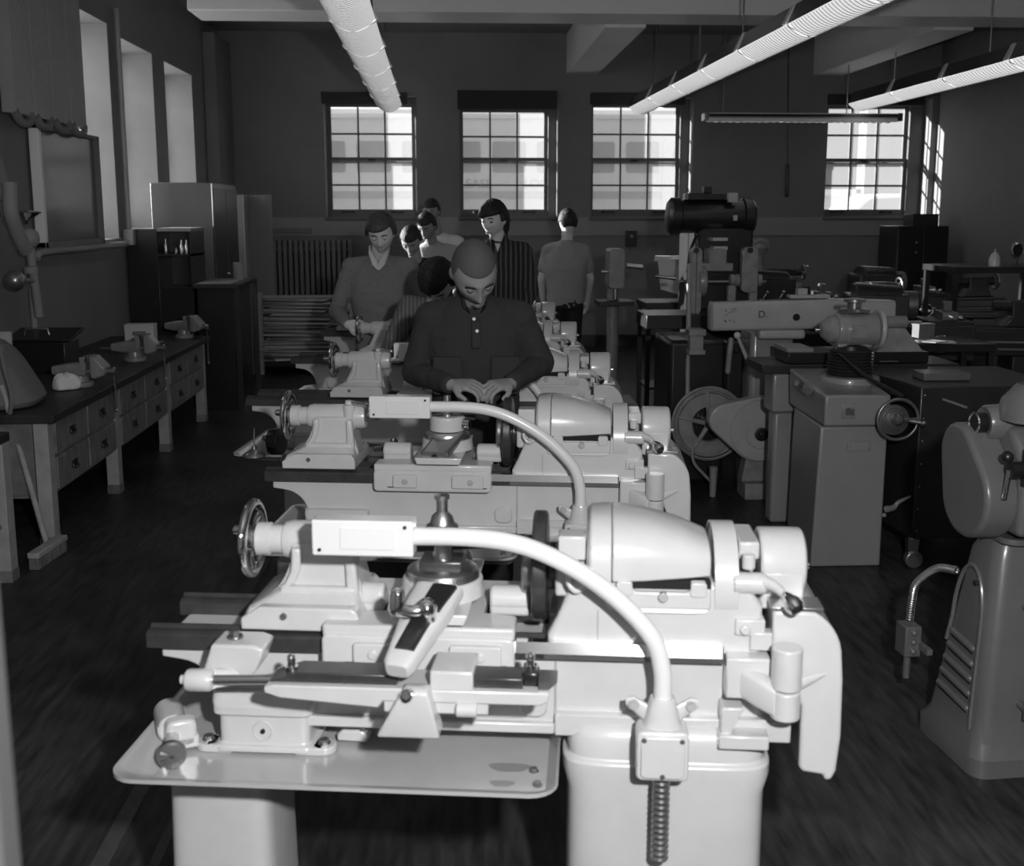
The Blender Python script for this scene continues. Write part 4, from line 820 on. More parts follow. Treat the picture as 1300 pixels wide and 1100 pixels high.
b = MB(o); b.lathe((2.0, 5.62, 1.07), (0, 0, 1), [(.09, 0), (.085, .02), (.06, .03), (.055, .06)], 32); b.build('neck', 'black_iron', t)
b = MB(o); b.box(1.91, 2.09, 5.56, 5.68, 1.085, 1.11); b.build('head_mount', 'worn_enamel', t, bev=.004)
b = MB(o); b.lathe((1.90, 5.60, 1.175), (1, .02, 0), [(.02, 0), (.078, .004), (.082, .012), (.082, .05), (.088, .055), (.088, .20), (.084, .215), (.03, .22)], 44); mh = b.build('motor_head', 'grey_enamel', t, bev=.003)
b = MB(o); b.lathe((1.83, 5.60, 1.175), (1, 0, 0), [(.02, 0), (.04, .005), (.07, .04), (.07, .075)], 36); b.build('end_bell', 'worn_enamel', mh)
b = MB(o); b.cyl((1.80, 5.60, 1.17), (1.84, 5.60, 1.17), .008); b.build('shaft', 'chrome', mh)
b = MB(o); b.lathe((2.12, 5.60, 1.175), (1, 0, 0), [(.02, 0), (.10, 0), (.103, .004), (.103, .02), (.09, .03), (.02, .03)], 44); b.build('wheel_flange', 'machine_paint_dull', mh)
MB(o).box(1.965, 2.045, 5.508, 5.515, 1.14, 1.205).build('rating_plate', 'worn_enamel', mh)
b = MB(o); b.lathe((2.0, 5.6, 1.262), (0, 0, 1), [(.075, 0), (.08, .008), (.07, .02), (.035, .024), (.035, .05), (.055, .055), (.055, .07), (.02, .075)], 32); b.build('top_cap', 'mid_steel', mh)
b = MB(o); b.tube([p_-V(.055, 0, 0) for p_ in (atY(1065, 449, 5.45), atY(1100, 478, 5.35), atY(1147, 505, 5.2))], .010, n=10, rr=lambda q: .006+.008*q); b.build('feed_lever', 'black_iron', t)
hw = handwheel('handwheel', Vector(atY(1140, 533, 5.14)-V(.055, 0, 0)), (0, -1, 0), .107, 'mid_steel', t, spokes=1, rim=.008, rot=-.02); 
for ob in [hw]+list(hw.children):
    for v in ob.data.vertices: v.co -= Vector(o)
c = Vector(atY(1134, 533, 5.2)-V(.055, 0, 0)); b = MB(o); b.lathe(c, (0, -1, 0), [(.075, 0), (.075, .01), (.06, .012), (.06, .02), (.045, .022), (.045, .035), (.02, .04)], 36); b.build('dial', 'mid_steel', hw)
c = Vector(atY(1170, 536, 5.1)-V(.055, 0, 0)); b = MB(o); b.cyl(c+V(-.05, .02, 0), c+V(.0, -.01, -.005), .008); b.sph(c+V(.005, -.012, -.006), .014, 12, 8); b.build('crank_knob', 'chrome', hw)
b = MB(o); c = Vector(atY(1022, 492, 5.5)-V(.055, 0, 0)); b.cyl(c, c+V(-.06, -.05, .03), .014); b.cyl(c, c+V(.0, -.05, 0), .03); b.build('valve', 'mid_steel', t)
b = MB(o); c = Vector(atY(1090, 503, 5.45)-V(.055, 0, 0)); b.cyl(c, c+V(0, -.05, 0), .014); b.sph(c+V(0, -.05, 0), .013); b.build('oiler', 'chrome', t)
b = MB(o); c = Vector(atY(1128, 642, 5.27)-V(.055, 0, 0)); b.tube([c+V(-.01, 0, -.02), c+V(.01, -.04, .0), c+V(.03, -.05, .03), c+V(.10, -.02, .05)], .012, n=8, rr=lambda q: .018-.012*q); b.sph(c+V(-.02, 0, -.05), .012); b.build('power_cord', 'worn_enamel', bd)
t.location.x += .055
# ---- surface grinder table machine just behind
t = thing('surface_grinder', 'grey machine with dark sliding table behind the tool grinder, pale corner post', 'grinding machine', (2.05, 6.35, 0)); o = t.location
b = MB(o); b.box(1.80, 1.94, 6.08, 6.2, 0, .65); b.build('front_post', 'grey_enamel', t, bev=.02, seg=3)
b = MB(o); b.box(1.93, 2.8, 6.3, 6.75, 0, .72); b.build('cabinet', 'worn_enamel', t, bev=.01)
b = MB(o); b.prism([(1.77, .66), (1.77, .88), (1.96, .88), (1.96, .70), (1.90, .66)], 6.02, 6.2, 'y'); b.build('apron', 'grey_enamel', t, bev=.014, seg=3)
b = MB(o); b.box(1.70, 2.82, 6.0, 6.35, .885, .935); b.build('table', 'dark_enamel', t, bev=.004)
b = MB(o); b.box(1.85, 2.65, 6.02, 6.3, .937, 1.0); b.build('table_rail', 'black_iron', t, bev=.004)
b = MB(o); b.box(1.85, 2.0, 6.05, 6.3, 1.0, 1.02); b.build('clamp_plate', 'grey_enamel', t)
b = MB(o); b.hexa([(2.3, 6.02, 1.0), (2.62, 6.02, 1.0), (2.55, 6.2, 1.0), (2.35, 6.2, 1.0), (2.4, 6.05, 1.13), (2.52, 6.05, 1.13), (2.5, 6.18, 1.13), (2.42, 6.18, 1.13)]); b.cyl((2.36, 6.1, 1.16), (2.54, 6.1, 1.16), .035, n=20); b.cyl((2.25, 6.1, 1.16), (2.36, 6.1, 1.16), .008); b.cyl((2.54, 6.1, 1.16), (2.63, 6.1, 1.16), .009); b.build('tailstock', 'worn_enamel', t, bev=.003)
b = MB(o); b.cyl((2.31, 5.98, .93), (2.31, 5.98, 1.01), .010); b.build('clamp_handle', 'bright_steel', t)
b = MB(o); b.box(2.5, 2.75, 6.02, 6.16, .91, .96) if False else b.box(2.36, 2.46, 5.98, 6.0, .95, .955); b.build('scale', 'bright_steel', t)
# ---- radial arm machine
t = thing('radial_arm_machine', 'grey machine with a long horizontal boxy arm pointing left', 'machine tool', (2.0, 6.95, 0)); o = t.location
b = MB(o); b.box(1.85, 2.12, 6.8, 7.1, 0, 1.05); b.build('column', 'grey_enamel', t, bev=.03, seg=3)
b = MB(o); e = atY(905, 402, 6.62)
b.loft([((e.x, 6.72, 1.135), (0, .05, 0), (0, 0, .07)), ((e.x+.012, 6.72, 1.14), (0, .07, 0), (0, 0, .088)), ((2.3, 6.72, 1.155), (0, .07, 0), (0, 0, .092)), ((2.7, 6.72, 1.15), (0, .07, 0), (0, 0, .085))], 32, 7); am = b.build('arm', 'machine_paint_dull', t, bev=.002)
b = MB(o); b.box(1.86, 2.15, 6.66, 6.78, 1.0, 1.06); b.build('arm_clamp', 'machine_paint_dull', t, bev=.02, seg=3)
c = atY(1011, 403, 6.65); b = MB(o); b.cyl((c.x, 6.655, c.z), (c.x, 6.645, c.z), .022, n=24); b.build('knockout_hole', 'hole', am)
text_mesh('D.', .06, 'stencil', 'black_iron', am, (atY(969, 397, 6.64).x-o.x, 6.648-o.y, 1.155), depth=.0005)
b = MB(o)
for k in range(16):
    cx = atY(928, 395, 6.64).x+random.uniform(-.04, .04); cz = 1.165+random.uniform(-.055, .03); r = random.uniform(.002, .005); b.cyl((cx, 6.6505, cz), (cx, 6.649, cz), r, n=8)
b.build('paint_chips', 'black_iron', am)
b = MB(o); b.box(2.05, 2.3, 6.68, 6.76, 1.25, 1.27); b.box(2.10, 2.16, 6.69, 6.75, 1.27, 1.31); b.build('top_fitting', 'machine_paint_dull', am, bev=.004)
b = MB(o); b.box(1.74, 1.84, 6.95, 7.1, .3, .95); b.cyl((1.79, 6.92, .9), (1.79, 6.94, .9), .02); b.build('side_housing', 'black_iron', t, bev=.01)
# ---- planer / shaper with belt guard
t = thing('belt_driven_shaper', 'worn old machine with a pear-shaped belt guard and ringed pulley', 'machine tool', (1.75, 7.0, 0)); o = t.location
def pear(cx, cz, R, cx2, cz2, r, n=28):
    d = Vector((cx2-cx, cz2-cz)); L_ = d.length; a = math.atan2(d.y, d.x); k = math.acos((R-r)/L_); out = []
    for i in range(n+1): q = a+k+(2*PI-2*k)*i/n; out.append((cx+R*math.cos(q), cz+R*math.sin(q)))
    for i in range(n//2+1): q = a-k+2*k*i/(n//2); out.append((cx2+r*math.cos(q), cz2+r*math.sin(q)))
    return out
g0 = atY(966, 546, 6.62); g1 = atY(921, 534, 6.62)
b = MB(o); b.prism(pear(g0.x, g0.z, .205, g1.x, g1.z, .10), 6.62, 6.72, 'y'); gd = b.build('belt_guard', 'machine_paint_dull', t, bev=.012, seg=3)
b = MB(o); b.torus((g0.x, 6.62, g0.z), (0, 1, 0), .19, .006, n=48, m=6, a0=0, a1=2*PI); b.build('guard_moulding', 'machine_paint_dull', gd)
c = atY(967, 552, 6.6); b = MB(o); b.lathe((c.x, 6.62, c.z), (0, -1, 0), [(.095, 0), (.09, .008), (.045, .008)], 36); b.build('raised_boss', 'machine_paint_dull', gd)
b = MB(o); b.lathe((c.x, 6.61, c.z), (0, -1, 0), [(.042, 0), (.042, .012), (.03, .014), (.03, .006), (.018, .006), (.016, .022), (.003, .024)], 28); b.build('hub_nut', 'black_iron', gd)
c = atY(902, 540, 6.85); b = MB(o)
for r, rr_, dy in ((.235, .010, 0), (.21, .008, -.01), (.225, .006, -.03)): b.torus((c.x, 6.9+dy, c.z), (0, 1, 0), r, rr_, n=56, m=8)
pl = b.build('pulley_rim', 'worn_enamel', t)
b = MB(o); b.lathe((c.x, 6.90, c.z), (0, -1, 0), [(.20, 0), (.20, .02), (.115, .022), (.11, 0)], 48, cap=False); b.build('pulley_web', 'worn_enamel', pl)
for k in range(5):
    a = k*2*PI/5+.4; b = MB(o); b.cap((c.x, 6.89, c.z), (c.x+.2*math.cos(a), 6.89, c.z+.2*math.sin(a)), .018, .014); b.build('pulley_spoke', 'worn_enamel', pl)
b = MB(o); b.cyl((c.x, 6.86, c.z), (c.x, 7.05, c.z), .03); b.build('pulley_shaft', 'black_iron', pl)
p0 = atY(946, 620, 6.6); b = MB(o); b.box(p0.x, p0.x+.20, 6.6, 6.8, 0.0, .10); b.build('foot', 'worn_enamel', t, bev=.004)
b = MB(o); b.prism([(1.78, .1), (2.0, .1), (1.94, .33), (1.82, .33)], 6.66, 6.78, 'y'); b.build('foot_casting', 'worn_enamel', t, bev=.01)
b = MB(o); b.box(1.38, 1.76, 7.05, 7.6, .0, .95); b.build('frame_casting', 'black_iron', t, bev=.03)
pts = [atY(875, 335, 7.2), atY(874, 420, 7.1), atY(873, 500, 7.0), atY(876, 535, 6.95), atY(881, 560, 6.95)]
b = MB(o); b.tube(pts, .016, n=10); b.build('guide_pipe', 'worn_enamel', t)
pts = [atY(879, 555, 6.9), atY(880, 585, 6.85), atY(893, 602, 6.8), atY(903, 612, 6.75)]
b = MB(o); b.tube(pts, .010, n=10); b.build('cable', 'worn_enamel', t)
c = atY(905, 620, 6.7); b = MB(o); b.cyl((c.x, 6.7, 0), (c.x, 6.7, .19), .02, .026, n=12); b.build('floor_conduit', 'worn_enamel', t)
b = MB(o); q0, q1 = atY(875, 448, 7.0), atY(893, 420, 7.0); b.box(q0.x, q1.x, 6.98, 7.1, q0.z, q1.z); sb = b.build('switch_box', 'worn_enamel', t, bev=.006)
MB(o).box(q0.x-.01, q1.x+.01, 6.96, 7.1, q1.z-.03, q1.z+.01).build('box_flange', 'worn_enamel', sb, bev=.004); MB(o).box(q0.x-.01, q1.x+.01, 6.96, 7.1, q0.z-.01, q0.z+.02).build('box_flange', 'worn_enamel', sb, bev=.004)
b = MB(o); b.cap(atY(928, 432, 6.9), atY(924, 472, 6.9), .018, .018); b.build('link_arm', 'worn_enamel', t)
b = MB(o); b.cap(atY(936, 426, 6.85), atY(948, 455, 6.85), .010, .014); lv = b.build('gear_lever', 'machine_paint_dull', t); b = MB(o); b.sph(atY(936, 426, 6.85), .022, 16, 10); b.build('lever_ball', 'pale_handle', lv)
# ---- horizontal mill with overhead motor
t = thing('milling_machine', 'old milling machine with a black cylindrical motor mounted on top', 'machine tool', (1.95, 8.2, 0)); o = t.location
b = MB(o); b.prism(rect(1.80, 2.22, 0, 1.66, .05), 8.2, 8.9, 'y'); b.build('column', 'black_iron', t, bev=.02)
q = atY(905, 275, 8.2); b = MB(o); L0, L1 = atY(850, 275, 8.2).x, atY(962, 275, 8.2).x
b.lathe((L0, 8.3, q.z), (1, 0, 0), [(.03, 0), (.11, .005), (.14, .03), (.14, .09), (.125, .10), (.125, L1-L0-.10), (.14, L1-L0-.09), (.14, L1-L0-.03), (.11, L1-L0-.005), (.03, L1-L0)], 36); mo = b.build('overhead_motor', 'black_iron', t)
b = MB(o); b.box(1.72, 2.06, 8.2, 8.4, q.z+.12, q.z+.17); b.box(1.84, 1.9, 8.22, 8.3, q.z+.17, q.z+.22); b.build('motor_cap', 'black_iron', mo, bev=.006)
c = atY(931, 251, 8.15); b = MB(o); b.box(c.x-.035, c.x+.035, 8.15, 8.2, c.z-.035, c.z+.035); b.build('terminal_box', 'machine_paint_dull', mo, bev=.004)
b = MB(o); b.box(2.05, 2.08, 8.15, 8.17, q.z-.03, q.z+.01); b.build('nut', 'bright_steel', mo)
for x0, x1, y0, y1 in ((905, 924, 302, 306), (906, 924, 313, 317)):
    a, c = atY(x0, y1, 8.1), atY(x1, y0, 8.1); MB(o).box(a.x, c.x, 8.1, 8.2, a.z, c.z).build('bearing_strip', 'bright_steel', t)
for x0, x1, yt, yb in ((876, 892, 314, 400), (941, 964, 314, 372)):
    a, c = atY(x0, yb, 7.9), atY(x1, yt, 7.9); b = MB(o); b.prism(rect(a.x, c.x, a.z, c.z, .04), 7.9, 7.98, 'y'); ar = b.build('overarm_brace', 'worn_enamel', t, bev=.008); m = atY((x0+x1)/2, yt+4, 7.88)
    b = MB(o); b.cyl((m.x, 7.87, m.z), (m.x, 7.9, m.z), .02, n=16); b.build('bolt', 'black_iron', ar)
a, c = atY(885, 345, 7.95), atY(932, 320, 7.95); b = MB(o); b.box(a.x, c.x, 7.95, 8.15, a.z, c.z-.08); b.box(a.x+.09, c.x-.05, 7.95, 8.15, c.z-.1, c.z+.02); b.build('arbor_yoke', 'worn_enamel', t, bev=.01)
a, c = atY(888, 358, 7.9), atY(900, 358, 7.9); b = MB(o); b.lathe((a.x, 7.98, a.z), (1, 0, 0), [(.02, 0), (.11, .0), (.115, .01), (.115, .05), (.10, .06), (.02, .06)], 40); b.build('arbor_wheel', 'worn_enamel', t)
a, c = atY(862, 358, 7.98), atY(972, 358, 7.98); b = MB(o); b.cyl(a, c, .013); b.build('arbor', 'mid_steel', t)
for x in (926, 932, 951, 960):
    a = atY(x, 356, 7.96); b = MB(o); b.lathe(a, (1, 0, 0), [(.02, 0), (.045, .004), (.045, .035), (.02, .04)], 24); b.build('arbor_collar', 'worn_enamel', t)
for x in (928, 955): a = atY(x, 380, 7.96); MB(o).box(a.x-.03, a.x+.03, 7.93, 8.0, a.z-.12, a.z+.1).build('support_leg', 'worn_enamel', t, bev=.01)
b = MB(o); b.box(1.35, 2.6, 7.75, 8.2, .95, 1.05); b.build('table', 'black_iron', t, bev=.005)
b = MB(o); b.cyl(atY(832, 351, 7.9), atY(858, 354, 7.9), .012); b.build('feed_rod', 'chrome', t)
b = MB(o); b.tube([atY(884, 300, 8.2), atY(877, 318, 8.1), atY(873, 345, 8.0)], .012, n=8); b.build('hose', 'black_iron', t)
# ---- dark rolling tool cabinet with casters
t = thing('rolling_cabinet', 'dark riveted steel cabinet on small pale casters behind the louvred machine', 'cabinet', (2.62, 5.7, 0)); o = t.location
b = MB(o); b.hexa([(2.27, 5.22, .16), (3.0, 5.22, .16), (3.0, 5.93, .16), (2.2, 5.93, .16), (2.27, 5.22, .93), (3.0, 5.22, .93), (3.0, 5.93, .93), (2.2, 5.93, .93)]); cb = b.build('body', 'dark_enamel', t, bev=.006)
b = MB(o)
for k in range(7): b.sph((2.29, 5.217, .2+.115*k), .004, 8, 6)
b.build('rivets', 'bright_steel', cb)
for x, y in ((2.29, 5.26), (2.22, 5.9), (2.95, 5.26), (2.95, 5.9)):
    b = MB(o); b.prism([(x-.03, .15), (x+.03, .15), (x+.022, .05), (x+.004, .045), (x-.004, .045), (x-.022, .05)], y-.02, y+.02, 'y'); b.cyl((x, y, .13), (x, y, .165), .02, n=12); c_ = b.build('caster_fork', 'bright_steel', t)
    b = MB(o); b.cyl((x+.005, y-.03, .045), (x+.005, y+.012, .045), .045, n=28); b.build('wheel', 'mid_steel', c_, bev=.006)
MB(o).box(2.36, 2.6, 5.4, 5.55, .932, .97).build('top_tray', 'slate_worn', t, bev=.004)
# ---- louvred pedestal machine at the right edge
cA = atZ(1238, 985, 0); cB = atZ(1170, 922, 0); u1 = (cB-cA); Lf = u1.length; u1.normalize(); n2 = Vector((-u1.y, u1.x, 0))
if n2.y > 0: n2 = -n2      # outward normal of the louvred face, pointing back to the camera's left
inn = -n2
t = thing('pedestal_lathe', 'grey machine with louvred pedestal and pear-shaped end cover, nearest at right', 'machine tool', tuple(cA)); o = Vector(t.location)
def Q(a, d, z): return cA+u1*a+inn*d+Vector((0, 0, z))     # a: along louvred face, d: inward depth
def shell(levels):
    R = []
    for z, a0, a1, d0, d1, r in levels:
        R.append([Q(p[0], p[1], z) for p in rect(a0, a1, d0, d1, r, 4)])
    return R
b = MB(o); b.rings(shell([(0, -.03, Lf+.02, -.02, .62, .05), (.06, -.03, Lf+.02, -.02, .62, .05), (.10, 0, Lf-.01, 0, .6, .05), (.18, .01, Lf-.02, .01, .59, .05), (.70, .03, Lf-.13, .04, .57, .05), (.76, .05, Lf-.16, .06, .56, .05)])); pd = b.build('pedestal', 'slate_enamel', t, ang=30)
sl = lambda z: .01+.03*max(0, (z-.18))/.52     # face recedes with height
def FP(a, z, out=0): return Q(a, sl(z)-out, z)
# arched raised moulding
ar = []
am0 = .06
def am(z): return Lf-.02-max(0, z-.18)/.52*.11-.035
for k in range(9): ar.append(FP(am0+.008*k/8, .13+.32*k/8+.0, .004))
am1 = am(.45); mid = (am0+am1)/2; hw_ = (am1-am0)/2
for k in range(1, 12):
    q = PI*k/12; ar.append(FP(mid+.004-(hw_-.004)*math.cos(q), .45+.20*math.sin(q)**.9, .004))
for k in range(9): z = .45-.09*k/8; ar.append(FP(am(z), z, .004))
b = MB(o); b.tube(ar, .007, n=8, k=2); b.build('arched_moulding', 'slate_enamel', pd)
for k in range(5):
    z = .185+.050*k; a0 = .095+.002*k; a1 = am(z)-.02; b = MB(o); b.cap(FP(a0, z, -.002), FP(a1, z+.012, -.002), .013, .013, n=12); lv = b.build('louvre', 'slate_enamel', pd)
    b = MB(o); b.cap(FP(a0+.0, z-.016, -.006), FP(a1, z-.004, -.006), .0085, .0085, n=8); b.build('louvre_slot', 'hole', lv)
b = MB(o); b.cyl(FP(.12, .60, .0), FP(.12, .60, .012), .009); b.build('screw', 'bright_steel', pd)
# shelf lip on the pedestal and upper cover (pear)
b = MB(o); b.rings(shell([(.74, -.02, Lf-.12, .0, .6, .06), (.80, -.04, Lf-.10, -.03, .62, .06), (1.0, -.04, Lf-.10, .0, .6, .08), (1.06, -.02, Lf-.13, .05, .55, .08)])) if False else b.rings(shell([(.755, .0, Lf-.15, .05, .56, .05), (.775, .0, Lf-.15, .05, .56, .05)])); b.build('top_plate', 'slate_worn', t, bev=.004)
zc, zu = .915, 1.06
pp = pear(.085, .905, .135, .15, 1.03, .092)
b = MB(o)
A = [b.v(Q(p[0], -.06, p[1])) for p in pp]; B = [b.v(Q(p[0], .05, p[1])) for p in pp]; n = len(pp); b.face(A); b.face(B[::-1])
for i in range(n): b.face([A[i], A[(i+1) % n], B[(i+1) % n], B[i]])
b.build('end_cover', 'slate_enamel', t, bev=.016, seg=4)
b = MB(o)
pp = [(-.06, .80), (.20, .80), (.24, .95), (.22, 1.08), (.17, 1.13), (.02, 1.13), (-.06, 1.02)]
A = [b.v(Q(p[0], .045, p[1])) for p in pp]; B = [b.v(Q(p[0], .5, p[1])) for p in pp]; n = len(pp); b.face(A); b.face(B[::-1])
for i in range(n): b.face([A[i], A[(i+1) % n], B[(i+1) % n], B[i]])
b.build('headstock', 'slate_enamel', t, bev=.02, seg=3)
b = MB(o); c0, c1 = Q(.10, .0, 1.13), Q(.10, .14, 1.13); b.lathe(c0, c1-c0, [(.02, .004), (.042, .004), (.048, 0), (.055, .01), (.06, .10), (.02, .14)], 32); b.build('spindle_housing', 'slate_enamel', t)
b = MB(o); b.cyl(Q(.10, -.03, 1.13), Q(.10, .02, 1.13), .032, n=24); b.build('spindle_bore', 'black_iron', t); b = MB(o); b.torus(Q(.10, -.03, 1.13), inn, .03, .004, n=24, m=6); b.build('spindle_ring', 'chrome', t)
b = MB(o); b.cyl(Q(.16, -.02, 1.165), Q(.24, -.06, 1.18), .005); b.build('lever_rod', 'chrome', t)
b = MB(o); b.loft([(Q(.03, .12, 1.15), u1*.10, inn*.10), (Q(.03, .12, 1.21), u1*.09, inn*.09), (Q(.03, .12, 1.26), u1*.05, inn*.05)], 28, 2.4); b.build('motor_dome', 'slate_enamel', t)
b = MB(o); e0 = Q(-.075, .05, 1.02); b.cyl(e0+V(0, 0, -.05), e0+V(0, 0, .06), .018); b.cyl(e0, e0+n2*.06, .025); b.sph(e0+n2*.07+V(0, 0, .04), .018); b.build('lever_hub', 'black_iron', t); b = MB(o); b.cyl(e0+n2*.06, e0+n2*.07+V(0, 0, -.09), .008); b.build('lever', 'chrome', t)
for z in (.20, .52): b = MB(o); b.cyl(Q(-.04, .14, z), Q(-.04, .14, z+.05), .016); b.cyl(Q(.02, .14, z+.03), Q(-.05, .14, z+.03), .012); b.build('side_bolt', 'slate_enamel', pd)
b = MB(o); b.cyl(Q(-.04, .14, .22), Q(-.04, .14, .55), .006); b.build('side_rod', 'slate_enamel', pd)
# flexible conduit and outlet box
D = (Q(Lf/2, 0, .6)-Vector((0, 0, H))).y
f0 = Q(Lf-.10, .03, .60); f1 = Q(Lf+.06, -.02, .50); f2 = Q(Lf+.075, -.03, .36); pth = smoothpath([f0, (f0+f1)/2+Vector((0, 0, .03)), f1, (f1+f2)/2+u1*.008, f2], 10)
b = MB(o)
tot = [0]
for p, q in zip(pth, pth[1:]): tot.append(tot[-1]+(q-p).length)
s_ = 0
while s_ < tot[-1]:
    i = max(j for j in range(len(tot)) if tot[j] <= s_); i = min(i, len(pth)-2); p = pth[i].lerp(pth[i+1], (s_-tot[i])/(tot[i+1]-tot[i])); b.torus(p, pth[i+1]-pth[i], .010, .0048, n=14, m=6); s_ += .0085
b.build('flexible_conduit', 'bright_steel', t)
bx = f2; b = MB(o); M3 = Matrix((u1, inn, Vector((0, 0, 1)))).transposed()
b.obox(bx+Vector((0, 0, -.065)), (.075, .06, .11), M=M3); ob = b.build('outlet_box', 'slate_worn', t, bev=.004)
b = MB(o)
for k in range(3): c = bx+Vector((0, 0, -.03-.034*k))-u1*.038; b.sph(c, .012, 12, 8)
b.build('knockouts', 'slate_enamel', ob)
b = MB(o); b.cyl(bx+V(0, 0, -.12), bx+V(0, 0, -.21), .013, .012, n=12); b.build('strap', 'slate_worn', ob); b = MB(o); b.obox((bx+Q(Lf-.02, .03, bx.z))/2+V(0, 0, -.08), (.10, .02, .02), M=M3); b.build('mounting_arm', 'slate_worn', ob)
# ---- dark engine lathes and clutter toward the right rear
def engine_lathe(p, rz, label, s=1.0, L=1.5):
    t = thing('engine_lathe', label, 'lathe', p, rz, 'dark old engine lathes at the right'); t.scale = (s, s, s)
    b = MB(); b.box(-L/2, -L/2+.4, -.2, .2, 0, .75); b.build('headstock_pedestal', 'dark_enamel', t, bev=.01); b = MB(); b.box(L/2-.35, L/2-.1, -.18, .18, 0, .75); b.build('tail_pedestal', 'dark_enamel', t, bev=.01)
    b = MB(); b.box(-L/2, L/2, -.15, .15, .75, .93); b.build('bed', 'dark_enamel', t, bev=.008)
    for y in (-.10, .10): MB().box(-L/2+.4, L/2, y-.025, y+.025, .93, .95).build('guide_way', 'ways_steel', t, bev=.003)
    b = MB(); b.box(-L/2, -L/2+.42, -.16, .16, .93, 1.18); b.loft([((-L/2+.05, 0, 1.18), (0, .15, 0), (0, 0, .08)), ((-L/2+.38, 0, 1.18), (0, .12, 0), (0, 0, .06))], 24); b.build('headstock', 'dark_enamel', t, bev=.01)
    b = MB(); b.cyl((-L/2+.42, 0, 1.1), (-L/2+.5, 0, 1.1), .1, n=28); b.build('chuck', 'mid_steel', t, bev=.006)
    for x, z in ((-L/2+.1, 1.0), (-L/2+.25, 1.0)):
        b = MB(); b.cyl((x, -.16, z), (x, -.2, z), .014); b.sph((x+.04, -.2, z+.07), .016); b.cyl((x, -.19, z), (x+.04, -.2, z+.07), .006); b.build('gear_lever', 'chrome', t)
    b = MB(); b.prism([(L/2-.4, .95), (L/2-.1, .95), (L/2-.14, 1.02), (L/2-.14, 1.14), (L/2-.34, 1.14), (L/2-.34, 1.02)], -.07, .07, 'y'); b.cyl((L/2-.46, 0, 1.1), (L/2-.06, 0, 1.1), .04); b.build('tailstock', 'dark_enamel', t, bev=.01)
    handwheel('handwheel', (L/2-.04, 0, 1.1), (1, 0, 0), .085, 'mid_steel', t, handle=1)
    b = MB(); b.box(-.2, .12, -.2, .18, .95, 1.0); b.box(-.2, .12, -.24, -.15, .72, .97); ca = b.build('carriage', 'dark_enamel', t, bev=.008)
    b = MB(); b.box(-.09, .02, -.14, .1, 1.0, 1.06); b.box(-.06, 0, -.04, .02, 1.06, 1.13); b.build('compound_slide', 'mid_steel', ca, bev=.005)
    handwheel('apron_wheel', (-.12, -.26, .84), (0, -1, 0), .07, 'chrome', ca, handle=.5)
    b = MB(); b.cyl((-.04, -.15, 1.03), (-.04, -.26, 1.03), .012); b.sph((-.0, -.27, 1.03), .02); b.build('cross_feed_crank', 'chrome', ca)
    for z in (.80, .85): MB().cyl((-L/2+.3, -.19, z), (L/2-.1, -.19, z), .011).build('feed_rod', 'mid_steel', t)
    return t
engine_lathe((3.62, 7.9, 0), -10, 'dark engine lathe standing behind the rolling cabinet at the right')
engine_lathe((3.35, 9.9, 0), 4, 'dark engine lathe in the middle distance right of the milling machine')
engine_lathe((4.6, 10.6, 0), 4, 'dark engine lathe near the right wall beneath the fourth window')
engine_lathe((3.2, 12.3, 0), 0, 'furthest dark engine lathe, close to the rear wall')
engine_lathe((5.0, 7.0, 0), -60, 'dark engine lathe cut by the right frame edge', 1.05)
t = thing('tall_cabinet', 'tall dark steel cupboard standing in the right rear corner', 'cabinet', (5.65, 13.7, 0)); a, c = atY(1137, 345, 13.4), atY(1205, 287, 13.4); b = MB(t.location); b.box(a.x, c.x, 13.4, 14.0, 0, c.z); b.build('body', 'black_iron', t, bev=.01)
for k in range(2): m = a.x+(c.x-a.x)*(.01+.5*k); MB(t.location).box(m, m+(c.x-a.x)*.48, 13.38, 13.4, .1, c.z-.03).build('door', 'black_iron', t, bev=.004)
for k in (0, 1): b = MB(t.location); m = a.x+.23+.0*k; b.sph((m, 13.37, c.z-.2-.12*k), .014, 10, 6); b.build('knob', 'mid_steel', t)
t = thing('wooden_box', 'dark box resting on top of the tall corner cupboard', 'box', (5.75, 13.65, c.z)); a2, c2 = atY(1159, 286, 13.5), atY(1192, 275, 13.5); MB((5.75, 13.65, c.z)).box(a2.x, c2.x, 13.5, 13.8, c.z, c.z+.13).build('box', 'dark_enamel', t, bev=.005); MB((5.75, 13.65, c.z)).box(a2.x-.005, c2.x+.005, 13.495, 13.805, c.z+.13, c.z+.145).build('lid', 'dark_enamel', t, bev=.003)
def stand(p, h, label, w=.4, d=.4, m='dark_enamel', nm='machine_stand', top=True):
    t = thing(nm, label, 'stand', p); b = MB(); b.box(-w/2, w/2, -d/2, d/2, h-.05, h); b.build('top', m, t, bev=.004)
    for sx in (-1, 1):
        for sy in (-1, 1): MB().box(sx*(w/2-.03)-.02, sx*(w/2-.03)+.02, sy*(d/2-.03)-.02, sy*(d/2-.03)+.02, 0, h-.05).build('leg', m, t)
    MB().box(-w/2+.03, w/2-.03, -d/2+.03, d/2-.03, .2, .22).build('shelf', m, t); return t
